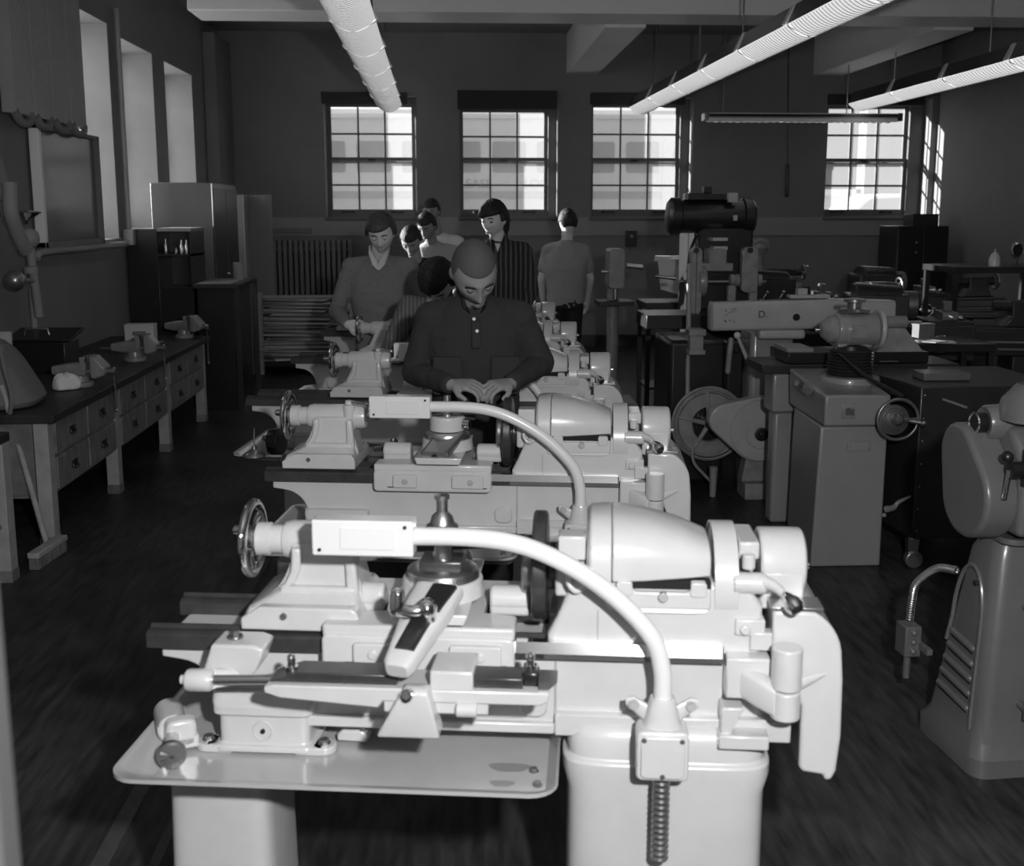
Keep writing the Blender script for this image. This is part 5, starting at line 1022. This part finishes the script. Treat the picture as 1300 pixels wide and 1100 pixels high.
# drill press beside the far boy
t = thing('drill_press', 'grey pillar drill standing right of the young man seen from behind', 'drill press', (1.42, 9.9, 0))
b = MB(); b.box(-.2, .2, -.25, .25, 0, .08); b.build('base', 'worn_enamel', t, bev=.01); b = MB(); b.cyl((0, .05, .08), (0, .05, 1.2), .055, n=24); b.build('pillar', 'worn_enamel', t)
b = MB(); b.box(-.16, .16, -.2, .1, .95, .99); b.build('table', 'black_iron', t, bev=.005); b = MB(); b.prism(rect(-.07, .07, 1.1, 1.45, .03), -.2, .1, 'y'); hd = b.build('head', 'worn_enamel', t, bev=.01)
b = MB(); b.cyl((0, -.1, 1.0), (0, -.1, 1.12), .02); b.build('spindle', 'mid_steel', hd); b = MB(); b.cyl((-.13, -.12, 1.25), (-.07, -.12, 1.25), .018); b.build('feed_knob', 'bright_steel', hd)
b = MB(); b.cyl((.10, -.1, 1.30), (.24, -.1, 1.285), .022); b.build('quill_handle', 'bright_steel', hd)
stand((2.12, 9.9, 0), .98, 'dark steel table with the tilted white carton on it', .9, .5)
t = thing('shipping_carton', 'pale open carton tilted on the dark table left of the milling machine', 'carton', (2.0, 9.9, .99), -12); b = MB(); b.hexa([(-.15, -.15, .1), (.18, -.15, .0), (.18, .15, .0), (-.15, .15, .1), (-.18, -.15, .36), (.2, -.15, .34), (.2, .15, .34), (-.18, .15, .36)]); b.build('box', 'paper', t, bev=.004); b = MB(); b.obox((0, -.02, .37), (.42, .3, .015), 4, 'X'); b.build('lid', 'paper', t)
a, c = atY(794, 313, 14.46), atY(808, 293, 14.46); t = thing('control_box', 'black electrical control box on the rear wall under the third window', 'electrical box', ((a.x+c.x)/2, 14.42, a.z)); b = MB(t.location); b.box(a.x, c.x, 14.40, 14.50, a.z, c.z); b.build('box', 'black_iron', t, bev=.006); b = MB(t.location); b.cyl(((a.x+c.x)/2, 14.39, c.z-.07), ((a.x+c.x)/2, 14.4, c.z-.07), .02); b.build('button', 'worn_enamel', t)
stand((2.9, 10.9, 0), 1.0, 'dark steel stand under the mottled column casting', .5, .5)
t = thing('column_casting', 'mottled grey machine column standing right of the black motor', 'machine part', (2.98, 10.9, 1.0)); b = MB(); b.lathe((0, 0, 0), (0, 0, 1), [(.12, 0), (.12, .03), (.08, .06), (.09, .2), (.07, .3), (.10, .38), (.13, .42), (.11, .5), (.05, .52)], 24); b.build('column', 'worn_enamel', t); b = MB(); b.torus((0, -.1, .42), (0, 1, .2), .06, .01, n=20, m=6); b.build('ring', 'mid_steel', t)
t = thing('bell_cover', 'small pale bell-shaped cover on the dark bench at the right wall', 'cover', tuple(atY(1262, 338, 8.8))); bz = t.location.z; b = MB(); b.lathe((0, 0, 0), (0, 0, 1), [(.045, 0), (.045, .04), (.04, .07), (.025, .10), (.006, .115), (.006, .14)], 24); b.build('bell', 'machine_paint', t)
st = stand((t.location.x+.05, 8.95, 0), bz, 'dark bench carrying the bell-shaped cover near the right wall', .9, .6, 'black_iron', 'dark_bench')
t = thing('magnifier_lamp', 'round chrome-rimmed lamp head at the right frame edge', 'lamp', tuple(Vector((atY(1292, 318, 8.8).x, 8.8, bz)))); r_ = atY(1292, 318, 8.8); b = MB(t.location); b.torus(r_, (.3, -1, 0), .06, .008, n=28, m=8); lp = b.build('ring', 'chrome', t); b = MB(t.location); b.cyl((r_.x, 8.8, bz), r_-V(0, 0, .06), .008); b.build('stem', 'black_iron', t); b = MB(t.location); b.lathe(r_, (-.3, 1, 0), [(.055, 0), (.05, .03), (.02, .05)], 24); b.build('shade', 'black_iron', lp)
stand((3.05, 7.15, 0), .93, 'dark table behind the surface grinder with loose papers', .9, .45, 'black_iron')
for i, (x, y, w, d, rz, lb) in enumerate(((1180, 452, .2, .16, 20, 'loose sheet of paper nearest on the dark table at the right'), (1232, 447, .24, .16, -15, 'loose sheet of paper at the right end of the dark table'), (1205, 440, .14, .1, 35, 'small crumpled paper at the back of the dark table'))):
    p = atZ(x, y, .935); p.x = min(max(p.x, 2.75), 3.4); p.y = min(max(p.y, 7.0), 7.3); o_ = MB().box(-w/2, w/2, -d/2, d/2, 0, .004).build('paper_sheet', 'cardboard' if i != 1 else 'slate_worn', None); o_.location = (p.x, p.y, .931+.0045*i); o_.rotation_euler = (0, 0, math.radians(rz)); tag(o_, lb, 'paper')
t = thing('small_carton', 'small pale box on the dark table behind the surface grinder', 'box', (3.12, 7.2, .945), 12); MB().box(-.06, .06, -.04, .04, 0, .09).build('box', 'slate_worn', t, bev=.003); MB().box(-.062, .062, -.042, .042, .08, .094).build('lid', 'slate_worn', t)
# chain-hung conduit and thin drop cord on the rear wall
t = thing('drop_cord', 'thin dark cord with switch hanging on the rear wall beside the fourth window', 'cord', (3.3, 14.4, 2.0)); a0, a1, a2 = atY(1001, 60, 14.4), atY(1000, 210, 14.4), atY(999, 248, 14.4); b = MB(t.location); b.cyl(a0, a1, .008); b.build('cord', 'black_iron', t); b = MB(t.location); b.cap(a1, a2, .025, .025); b.build('switch', 'black_iron', t)
# ================================================================ PEOPLE
mat('skin_dark', .27, .5, spec=.3); mat('skin_light', .6, .55, spec=.25); mat('hair_black', .012, .6, bump=.5, bscale=90); mat('hair_brown', .05, .45, bump=.6, bscale=60, streak=(3, 3, .6))
mat('lash', .015, .7); mat('lips_dark', .17, .4); mat('lips_light', .36, .4)
mat('knit_dark', .03, .95, bump=.3, bscale=220); mat('knit_grey', .19, .95, var=.12, scale=60, bump=.4, bscale=160); mat('white_shirt', .62, .9); mat('tee_grey', .30, .9, var=.05); mat('tee_pale', .38, .9); mat('trousers_dark', .018, .9); mat('trousers_grey', .1, .9); mat('button', .7, .3); mat('eye_white', .5, .2); mat('black_shirt', .02, .9)
def check_material(name, stripe=True):
    m = bpy.data.materials.new(name); m.use_nodes = True; N = m.node_tree.nodes; L = m.node_tree.links; b = N['Principled BSDF']; b.inputs['Roughness'].default_value = .9
    tc = N.new('ShaderNodeTexCoord'); w = N.new('ShaderNodeTexWave'); w.bands_direction = 'X'; w.inputs['Scale'].default_value = 9 if stripe else 16; w.inputs['Distortion'].default_value = .6; w.inputs['Detail'].default_value = 1
    L.new(tc.outputs['Object'], w.inputs['Vector']); r = N.new('ShaderNodeValToRGB'); r.color_ramp.elements[0].position = .72; r.color_ramp.elements[1].position = .8
    lo, hi = (.018, .10) if stripe else (.09, .16)
    r.color_ramp.elements[0].color = (lo, lo, lo, 1); r.color_ramp.elements[1].color = (hi, hi, hi, 1); L.new(w.outputs['Fac'], r.inputs[0]); L.new(r.outputs[0], b.inputs['Base Color']); MATS[name] = m
check_material('striped_shirt'); check_material('checked_shirt', False)
def G(x, s): return math.exp(-(x/s)**2)
def headpt(d, s=1.0, face=True):
    # d: unit direction, x right, y forward, z up
    x, y, z = d
    w, dp, h = .076, .098, .118
    p = Vector((x*w, y*dp, z*h))
    if z < 0:
        k = 1-.30*(-z)**1.6; p.x *= k
        if y < 0: p.y *= 1-.45*(-z)**1.2
        else: p.y *= 1-.05*(-z)
    if y < 0: p.x *= 1+.03*(-y)
    if face and y > 0:
        X, Z = p.x, p.z; f = 0
        f += .024*G(X, .0125+.05*max(0, -Z)*.1)*G(Z+.030, .017)+.011*G(X, .010)*G(Z-.0, .026)
        f += .006*G(abs(X)-.013, .008)*G(Z+.036, .009)
        for sx in (-1, 1): f -= .013*G(X-sx*.031, .017)*G(Z-.008, .013); f += .005*G(X-sx*.046, .02)*G(Z+.022, .02)
        f += .005*G(X, .045)*G(Z-.034, .012); f += .008*G(X, .021)*G(Z+.064, .008)+.006*G(X, .018)*G(Z+.074, .007)-.004*G(X, .022)*G(Z+.0685, .003)
        f -= .005*G(X, .03)*G(Z+.086, .007); f += .010*G(X, .022)*G(Z+.104, .014)
        p.y += f*max(0, y)**.4
    return p*s
def add_head(b, c, R, s=1.0, n=72, m=56):
    rg = []
    for j in range(m+1):
        t = PI*j/m; t = min(max(t, .03), PI-.03)
        rg.append([c+R@headpt((math.sin(t)*math.cos(2*PI*i/n), math.sin(t)*math.sin(2*PI*i/n), -math.cos(t)), s) for i in range(n)])
    b.rings(rg)
    for sx in (-1, 1): b.sph(c+R@Vector((sx*.076, -.006, -.008))*s, (.008*s, .017*s, .029*s), 12, 8, R=R@Matrix.Rotation(sx*.35, 3, 'Z'))
def hair(c, R, s, mask, thick, name, m, par, seed=0, n=96, mm=64):
    b = MB(par.location); rg = []
    for j in range(mm+1):
        t = PI*j/mm; t = min(max(t, .03), PI-.03); q = []
        for i in range(n):
            d = Vector((math.sin(t)*math.cos(2*PI*i/n), math.sin(t)*math.sin(2*PI*i/n), -math.cos(t)))
            k = min(1, max(0, mask(d))); k = k*k*(3-2*k); th = thick(d) if callable(thick) else thick
            nz = noise.noise(Vector((d.x*9, d.y*9, d.z*3+seed)))*.25+noise.noise(Vector((d.x*26, d.y*26, d.z*6+seed)))*.12
            q.append(c+R@(headpt(d, s, False)+d*((th*(1+nz))*k-.010*(1-k))))
        rg.append(q)
    b.rings(rg); return b.build(name, m, par, ang=80)
def sm(a, b, x): return min(1, max(0, (x-a)/(b-a)))
def hand(b, w, dr, pn, s=1.0, curl=.6, thumb=1, spread=.12):
    # w wrist, dr direction to knuckles, pn palm normal (towards palm side); fingers curl to pn
    dr = Vector(dr).normalized(); pn = Vector(pn); pn = (pn-dr*pn.dot(dr)).normalized(); sd = dr.cross(pn)*thumb
    k = w+dr*.085*s
    b.loft([(w-dr*.01*s, sd*.024*s, pn*.019*s), (w+dr*.03*s, sd*.034*s, pn*.017*s), (k-dr*.01*s, sd*.041*s, pn*.014*s), (k, sd*.038*s, pn*.010*s)], 20, 2.6)
    for i, (o, ln) in enumerate(((.030, .072), (.010, .080), (-.011, .074), (-.030, .060))):
        p = k+sd*o*s-dr*.008*s; d = (dr+sd*(o*4*spread)).normalized(); a = curl*.55; r = (.0092, .0094, .009, .008)[i]*s
        for f, q in ((.45, 1.0), (.30, .92), (.25, .84)):
            d2 = (d*math.cos(a)+pn*math.sin(a)).normalized(); e = p+d2*ln*f*s; b.cap(p, e, r*q, r*q*.93, n=10, k=3)
            # turn frame
            ax = d.cross(pn); pn2 = (pn*math.cos(a)-d*math.sin(a)); d, p = d2, e; 
            if f == .45: base_pn = pn
            pn = pn2; a = curl*.8
        pn = base_pn
    p = w+dr*.028*s+sd*.028*s; d = (dr*.62+sd*.62+pn*.35).normalized(); e = p+d*.036*s; b.cap(p, e, .0125*s, .011*s, n=10, k=3); d = (dr*.85+sd*.15+pn*.55).normalized(); b.cap(e, e+d*.030*s, .0105*s, .009*s, n=10, k=3)
def person(label, J, R, s=1.0, skin='skin_light', top=None, trousers='trousers_dark', hands=None, sleeve=1.0, vox=.006, hairf=None, group=None, bulk=1.0, fold=(.012, .07), shoes=True):
    """J: world joints  P pelvis, C chest, N neck base, H head centre, S/E/W l,r, hips K knees A ankles derived"""
    P, Cc, Nk, Hd = [Vector(J[k]) for k in 'PCNH']; g = Vector((P.x, P.y, 0))
    t = thing('person', label, 'person', tuple(g)); o = Vector(g)
    S = [Vector(p) for p in J['S']]; E = [Vector(p) for p in J['E']]; W = [Vector(p) for p in J['W']]
    ac = (S[1]-S[0]); ac.z = 0; ac.normalize()      # left-right axis in the picture
    fw = Vector((-ac.y, ac.x, 0)) if J.get('back') else Vector((ac.y, -ac.x, 0))
    if J.get('F'): fw = Vector(J['F']).normalized()
    hips = [P-ac*.085*s+V(0, 0, -.06), P+ac*.085*s+V(0, 0, -.06)]
    kn = [Vector(p) for p in J['K']] if 'K' in J else [Vector((h.x, h.y, .50*s))+fw*.03 for h in hips]
    an = [Vector(p) for p in J['A']] if 'A' in J else [Vector((h.x, h.y, .09))-fw*.0 for h in hips]
    def torso(b, e, lo=0, Nk=Nk):
        up = (Cc-P).normalized(); dd = fw-up*fw.dot(up); dd.normalize(); un = (Nk-Cc).normalized(); dn = (fw-un*fw.dot(un)).normalized()
        mid = P.lerp(Cc, .45)
        b.loft([(P-up*.10*s, ac*(.155*s+e), dd*(.105*s+e)), (P+up*.0, ac*(.165*s+e), dd*(.112*s+e)), (mid, ac*(.148*s*bulk+e), dd*(.105*s*bulk+e)), (Cc-up*.04*s, ac*(.170*s*bulk+e), dd*(.118*s*bulk+e)), (Cc+un*.06*s, ac*(.175*s*bulk+e), dd*(.112*s+e)), (Nk-un*.035*s, ac*(.125*s+e), dd*(.075*s+e)), (Nk+un*.0, ac*(.07*s+e*.6), dd*(.058*s+e*.6)), (Nk+un*.018, ac*(.055*s+e*.3), dd*(.05*s+e*.3))], 32, 2.3)
        for q in S:
            b.cap(Cc.lerp(q, .35)+V(0, 0, .03*s), q, .062*s+e, .052*s+e); b.cap(Nk-V(0, 0, .045*s if e > 0 else .075*s), q.lerp(Nk, .12)+V(0, 0, -.004 if e > 0 else -.03), (.052 if e > 0 else .045)*s+e, (.050 if e > 0 else .042)*s+e)
    # body: one continuous skin surface
    b = MB(o); torso(b, -.014, 0, Nk-V(0, 0, .02))
    b.cap(Nk-V(0, 0, .05), Nk.lerp(Hd, .55), .055*s, .052*s)
    add_head(b, Hd, R, s)
    for i in range(2):
        b.cap(S[i], E[i], .046*s, .038*s); b.cap(E[i], W[i], .038*s, .024*s)
        hh = (hands or {}).get(i, None) or dict(dr=(W[i]-E[i]), pn=fw*-1 if False else ac*(1 if i == 0 else -1), curl=.5)
        hand(b, W[i], hh['dr'], hh['pn'], s, hh.get('curl', .6), hh.get('thumb', 1), hh.get('spread', .12))
        b.cap(hips[i], kn[i], .075*s, .050*s); b.cap(kn[i], an[i], .048*s, .032*s); b.cap(an[i]+V(0, 0, -.05), an[i]+fw*.14*s+V(0, 0, -.055), .032, .028)
    b.build('body', skin, t, remesh=vox, sm=2)
    hp = lambda v: Hd+R@(Vector(v)*s)
    # brows, lids, lips
    if J.get('face', True):
        for sx in (-1, 1):
            b = MB(o); b.tube([hp((sx*.014, .094, .024)), hp((sx*.03, .094, .030)), hp((sx*.048, .083, .024))], .0035*s, n=8, k=4); b.build('eyebrow', 'hair_black' if skin == 'skin_dark' else 'hair_brown', t)
            b = MB(o); b.sph(hp((sx*.031, .078, .006)), .0125*s, 14, 10); e_ = b.build('eyelid' if J.get('down', True) else 'eyeball', skin if J.get('down', True) else 'eye_white', t)
            b = MB(o); b.tube([hp((sx*.019, .0835, .002)), hp((sx*.031, .0905, -.003)), hp((sx*.043, .081, .001))], .0018*s, n=6, k=4); b.build('eyelashes', 'lash', e_)
            if not J.get('down', True):
                b = MB(o); b.sph(hp((sx*.031+J.get('gz', 0), .0872, .004)), .0055*s, 10, 8); b.build('iris', 'lash', e_)
        b = MB(o); b.tube([hp((-.022, .089, -.0685)), hp((-.008, .0985, -.065)), hp((.008, .0985, -.065)), hp((.022, .089, -.0685))], .0042*s, n=8, k=4, rr=lambda q: s*(.0015+.003*math.sin(PI*q))); b.tube([hp((-.018, .091, -.072)), hp((0, .0985, -.0745)), hp((.018, .091, -.072))], .004, n=8, k=4, rr=lambda q: s*(.0015+.0035*math.sin(PI*q))); b.build('lips', 'lips_dark' if skin == 'skin_dark' else 'lips_light', t)
    if hairf: hairf(Hd, R, s, t)
    # upper garment
    if top:
        b = MB(o); e = .012; torso(b, e, 0, Nk-V(0, 0, .022)-fw*.006)
        for i in range(2):
            k = sleeve; q = W[i] if k >= 1 else S[i].lerp(E[i], k)
            if k >= 1: b.cap(S[i], E[i], .060*s, .052*s); b.cap(E[i], E[i].lerp(W[i], .93), .052*s, .036*s)
            else: b.cap(S[i], q, .062*s, .058*s)
        b.build(top[0], top[1], t, remesh=max(vox, .006), sm=4, disp=fold)
    b = MB(o)
    b.loft([(P-V(0, 0, .10), ac*.17*s, fw*.12*s), (P+V(0, 0, .02), ac*.17*s, fw*.12*s)], 28, 2.3)
    for i in range(2): b.cap(hips[i], kn[i], .092*s, .068*s); b.cap(kn[i], an[i]+V(0, 0, .01), .068*s, .056*s)
    b.build('trousers', trousers, t, remesh=.009, sm=3, disp=(.01, .08))
    for i in range(2):
        b = MB(o); a = Vector((an[i].x, an[i].y, 0)); b.loft([(a+V(0, 0, .001)+fw*.04, ac*.045*s, fw*.14*s), (a+V(0, 0, .03)+fw*.04, ac*.045*s, fw*.135*s), (a+V(0, 0, .07)+fw*.0, ac*.04*s, fw*.08*s), (a+V(0, 0, .10)-fw*.02, ac*.035*s, fw*.05*s)], 24, 2.4); b.build('shoe', 'black_iron', t)
    return t, o
def rot(yaw, pitch, roll=0, facing=180):
    # head looks along local +y ; facing 180 = toward the camera. yaw>0 turns to the picture's right when facing the camera
    return Matrix.Rotation(math.radians(facing+yaw), 3, 'Z') @ Matrix.Rotation(math.radians(-pitch), 3, 'X') @ Matrix.Rotation(math.radians(roll), 3, 'Y')
def collar(o, t, N, fw, ac, m, name='collar', r=.062, drop=.05, open_=.03):
    b = MB(o)
    for sx in (-1, 1):
        b.loft([(N-fw*r*.8+V(0, 0, .03), ac*.008*sx, V(0, 0, .02)), (N+ac*sx*r+V(0, 0, .018), fw*.008, V(0, 0, .022)), (N+ac*sx*r*.75+fw*r*.8+V(0, 0, -.006), (ac*sx*.3-fw)*.012, V(0, 0, .02)), (N+ac*sx*open_+fw*(r+.028)+V(0, 0, -drop), (ac*sx*.3-fw)*.008, (V(0, 0, .012)+ac*sx*.014))], 14, 2.5)
    return b.build(name, m, t)
def short_hair(c, R, s, par, m='hair_black', th=.010, line=.50):
    def mask(d):   # front hairline, sides above ears, back to nape
        f = sm(line-.06, line+.06, d.z) if d.y > .25 else 0
        side = sm(-.05, .10, d.z) if -.9 < d.y <= .25 else 0
        bk = sm(-.55, -.40, d.z) if d.y < -.25 else 0
        w = sm(.10, .40, d.y); a = max(side, bk) if d.y < -.12 else side
        a2 = max(sm(-.05, .1, d.z)*(1-w), f if d.y > .25 else sm(line-.06-.4*(1-w), line+.06-.4*(1-w), d.z))
        return max(a*(1-w), a2*1.0 if d.y > -.12 else a, bk)
    return hair(c, R, s, mask, th, 'hair', m, par)
# ---- front young man
Y0 = 4.22; F_ = V(.02, -1, 0)
Rh = rot(16, 48, 9)@Matrix.Scale(1.07, 3); Hd = atY(602, 344, 4.05)
def hf(c, R, s, t): short_hair(c, R, s, t, 'cropped_hair', .0035, .50)
mat('cropped_hair', .085, .8, bump=.4, bscale=300)
t, o = person('person in dark knit polo shirt bending his head over the second lathe', dict(P=(.075, 4.33, .95), C=(.075, 4.29, 1.27), N=(.07, 4.21, 1.475), H=tuple(Hd),
    S=[(-.095, 4.25, 1.375), (.245, 4.25, 1.375)], E=[(-.165, 4.30, 1.155), (.335, 4.29, 1.19)], W=[(-.02, 4.01, 1.15), (.20, 4.03, 1.15)]), Rh, 1.0, 'skin_dark', ('knit_shirt', 'knit_dark'), hands={0: dict(dr=(.85, -.45, .05), pn=(.2, .3, -1), curl=.8, thumb=-1), 1: dict(dr=(-.75, -.6, 0), pn=(-.2, .2, -1), curl=.9, thumb=1)}, vox=.0045, hairf=hf, bulk=1.08, fold=(.010, .05))
collar(o, t, V(.07, 4.205, 1.475), F_, V(1, 0, 0), 'knit_dark', r=.068, drop=.06, open_=.032)
for z, y in ((1.382, 0), (1.337, 0)): b = MB(o); b.cyl((.068+(1.375-z)*.25, 4.108, z), (.068+(1.375-z)*.25, 4.16, z), .0065, n=16); b.build('button', 'button', t, bev=.0015)
b = MB(o); b.box(.058, .092, 4.122, 4.15, 1.27, 1.375); 
b.build('placket', 'knit_dark', t, bev=.004)
for x in (-.035, .185):
    b = MB(o); b.prism(rect(x-.055, x+.055, 1.09, 1.235, .012), 4.138, 4.17, 'y'); b.build('pocket', 'knit_dark', t, bev=.006)
# ---- young man in grey V-neck sweater
Hd = atY(484, 296, 6.86); N_ = V(-.475, 6.97, 1.52)
def bowl(c, R, s, par, m='hair_brown', th=.02, line=.34, nape=-.5):
    def mask(d):
        x = abs(d.x)
        front = sm(line-.05, line+.05, d.z+.10*d.x) ; side = sm(-.12, 0, d.z); bk = sm(nape-.05, nape+.08, d.z)
        if d.y > .45: return front
        if d.y > -.1: w = sm(-.1, .45, d.y); return front*w+side*(1-w) if d.y > .3 else max(front, side*(1-sm(.15, .45, d.y)))
        w = sm(-.45, -.1, d.y); return max(side, bk*(1-w))
    return hair(c, R, s, mask, th, 'hair', m, par)
t, o = person('person in grey V-neck sweater turning the tailstock wheel of the fourth lathe', dict(P=(-.47, 7.05, .96), C=(-.475, 7.02, 1.29), N=tuple(N_), H=tuple(Hd),
    S=[(-.655, 7.0, 1.43), (-.295, 7.0, 1.43)], E=[(-.75, 6.98, 1.16), (-.19, 6.98, 1.17)], W=[(-.66, 6.72, 1.10), (-.33, 6.78, 1.12)]), rot(-4, 26, 3), 1.0, 'skin_light', ('sweater', 'knit_grey'), hands={0: dict(dr=(.9, -.3, -.1), pn=(.35, -.9, .1), curl=.9, thumb=1), 1: dict(dr=(-.8, -.6, -.05), pn=(-.2, -.2, -1), curl=.9, thumb=1)}, vox=.006, hairf=lambda c, R, s, p: bowl(c, R, s, p, th=.022, line=.42), bulk=1.12, trousers='trousers_grey')
b = MB(o)
for sx in (-1, 1): b.loft([(N_+V(sx*.06, .0, .03), V(.006, 0, 0), V(0, .012, .02)), (N_+V(sx*.052, -.065, .0), V(.010, .01, 0), V(0, 0, .022)), (N_+V(sx*.022, -.105, -.055), V(.020, .004, 0), V(0, 0, .02)), (N_+V(sx*.004, -.112, -.09), V(.008, .004, 0), V(0, 0, .008))], 14)
b.build('shirt_collar', 'white_shirt', t)
# ---- bending boy at the third lathe
Hd = atY(556, 357, 5.45)
t, o = person('person in checked shirt stooping over the third lathe, half hidden behind the front man', dict(P=(-.02, 5.86, .95), C=(-.10, 5.72, 1.20), N=(-.10, 5.60, 1.34), H=tuple(Hd),
    S=[(-.24, 5.66, 1.30), (.06, 5.66, 1.30)], E=[(-.33, 5.56, 1.10), (.16, 5.55, 1.08)], W=[(-.34, 5.32, 1.06), (.05, 5.30, 1.07)]), rot(-15, 62), .97, 'skin_light', ('checked_shirt', 'checked_shirt'), vox=.008, hairf=lambda c, R, s, p: bowl(c, R, s, p, 'hair_black', .022, .40), trousers='trousers_grey')
# ---- striped shirt boy
Hd = atY(627, 279, 7.72); N_ = V(.30, 7.76, 1.60)
def longhair(c, R, s, p):
    bowl(c, R, s, p, 'hair_black', lambda d: .024+.012*sm(.1, -.6, d.z), .30, -.72)
t, o = person('person in dark vertically striped shirt with long fringe, looking to the left', dict(P=(.33, 7.84, 1.0), C=(.32, 7.80, 1.36), N=tuple(N_), H=tuple(Hd),
    S=[(.145, 7.80, 1.50), (.475, 7.80, 1.50)], E=[(.10, 7.78, 1.22), (.53, 7.76, 1.22)], W=[(.16, 7.60, 1.05), (.44, 7.58, 1.06)], down=False, gz=-.003), rot(-34, 12, 0), 1.02, 'skin_light', ('striped_shirt', 'striped_shirt'), vox=.006, hairf=longhair, bulk=1.0)
collar(o, t, N_, V(-.2, -1, 0).normalized(), V(1, -.2, 0).normalized(), 'striped_shirt', r=.064, drop=.05)
b = MB(o)
for z in (1.545, 1.50): b.cyl((.295, 7.635, z), (.295, 7.66, z), .006, n=12)
b.build('undershirt', 'white_shirt', t) if False else b.bm.free()
b = MB(o); b.prism([(-.02+.29, 1.56), (.02+.29, 1.56), (.29, 1.50)], 7.655, 7.70, 'y'); b.build('undershirt', 'white_shirt', t)
# ---- boy seen from behind
Hd = atY(721, 282, 10.3)
t, o = person('person in grey T-shirt and dark trousers standing with back to the camera', dict(P=(1.02, 10.3, .98), C=(1.02, 10.3, 1.30), N=(1.03, 10.3, 1.52), H=tuple(Hd),
    S=[(.86, 10.3, 1.42), (1.19, 10.3, 1.42)], E=[(.80, 10.32, 1.15), (1.26, 10.34, 1.15)], W=[(.82, 10.42, .93), (1.25, 10.46, .93)], back=True, face=False), rot(12, 20, 0, 0), 1.0, 'skin_light', ('t_shirt', 'tee_grey'), sleeve=.62, vox=.007, hairf=lambda c, R, s, p: bowl(c, R, s, p, 'hair_black', .014, .45, -.55), bulk=1.15, fold=(.016, .09))
# ---- three behind the sweater
Hd = atY(522, 305, 8.62)
t, o = person('person in black shirt bending low behind the sweater, face lowered', dict(P=(-.30, 8.95, .93), C=(-.29, 8.85, 1.22), N=(-.31, 8.75, 1.42), H=tuple(Hd),
    S=[(-.46, 8.80, 1.36), (-.14, 8.80, 1.36)], E=[(-.52, 8.72, 1.12), (-.07, 8.72, 1.12)], W=[(-.45, 8.48, 1.06), (-.15, 8.48, 1.06)]), rot(-10, 40), .97, 'skin_dark', ('shirt', 'black_shirt'), vox=.008, hairf=lambda c, R, s, p: short_hair(c, R, s, p, 'hair_black', .012, .42))
Hd = atY(542, 287, 9.55)
t, o = person('person in pale grey T-shirt looking down, behind the black shirt', dict(P=(-.15, 9.75, .96), C=(-.16, 9.72, 1.30), N=(-.20, 9.66, 1.53), H=tuple(Hd),
    S=[(-.33, 9.70, 1.43), (.0, 9.70, 1.43)], E=[(-.38, 9.65, 1.18), (.05, 9.62, 1.18)], W=[(-.33, 9.42, 1.05), (-.03, 9.40, 1.05)]), rot(-22, 30), .97, 'skin_dark', ('t_shirt', 'tee_pale'), sleeve=.7, vox=.008, hairf=lambda c, R, s, p: short_hair(c, R, s, p, 'hair_black', .012, .42))
Hd = atY(548, 268, 10.75)
t, o = person('person in white shirt furthest back in the group, head just showing above', dict(P=(-.12, 10.95, 1.0), C=(-.13, 10.93, 1.36), N=(-.17, 10.88, 1.58), H=tuple(Hd),
    S=[(-.33, 10.9, 1.48), (.03, 10.9, 1.48)], E=[(-.38, 10.86, 1.22), (.10, 10.86, 1.22)], W=[(-.33, 10.64, 1.08), (.02, 10.64, 1.08)]), rot(-15, 15), .97, 'skin_dark', ('shirt', 'white_shirt'), vox=.008, hairf=lambda c, R, s, p: short_hair(c, R, s, p, 'hair_black', .012, .42))
# ================================================================ CAMERA, LIGHT
cam = bpy.data.cameras.new('camera'); co = bpy.data.objects.new('camera', cam); C.objects.link(co)
cam.sensor_width = 36; cam.lens = 36*F/1300; cam.shift_y = -(550-CY)/1300.; cam.shift_x = 0; cam.clip_start = .02; cam.clip_end = 200
co.matrix_world = Matrix(((RT.x, UP.x, -FW.x, 0), (RT.y, UP.y, -FW.y, 0), (RT.z, UP.z, -FW.z, H), (0, 0, 0, 1)))
cam.dof.use_dof = True; cam.dof.focus_distance = 4.6; cam.dof.aperture_fstop = 5.0
bpy.context.scene.camera = co
fl = bpy.data.lights.new('flash', 'POINT'); fl.energy = 300; fl.shadow_soft_size = .045
fo = bpy.data.objects.new('flash', fl); C.objects.link(fo); fo.location = (.33, .0, H+.24)
sn = bpy.data.lights.new('sun', 'SUN'); sn.energy = 26; sn.angle = math.radians(.6)
so = bpy.data.objects.new('sun', sn); C.objects.link(so)
d = Vector((1, -.40, -.25)); so.rotation_euler = d.to_track_quat('-Z', 'Y').to_euler(); so.location = (-10, 30, 12)
w = bpy.data.worlds.new('sky'); bpy.context.scene.world = w; w.use_nodes = True
bg = w.node_tree.nodes['Background']; bg.inputs[0].default_value = (1, 1, 1, 1); bg.inputs[1].default_value = 1.1
sc = bpy.context.scene
sc.view_settings.view_transform = 'Standard'; sc.view_settings.look = 'None'; sc.view_settings.gamma = 1; sc.view_settings.exposure = 0
sc.view_settings.use_curve_mapping = False
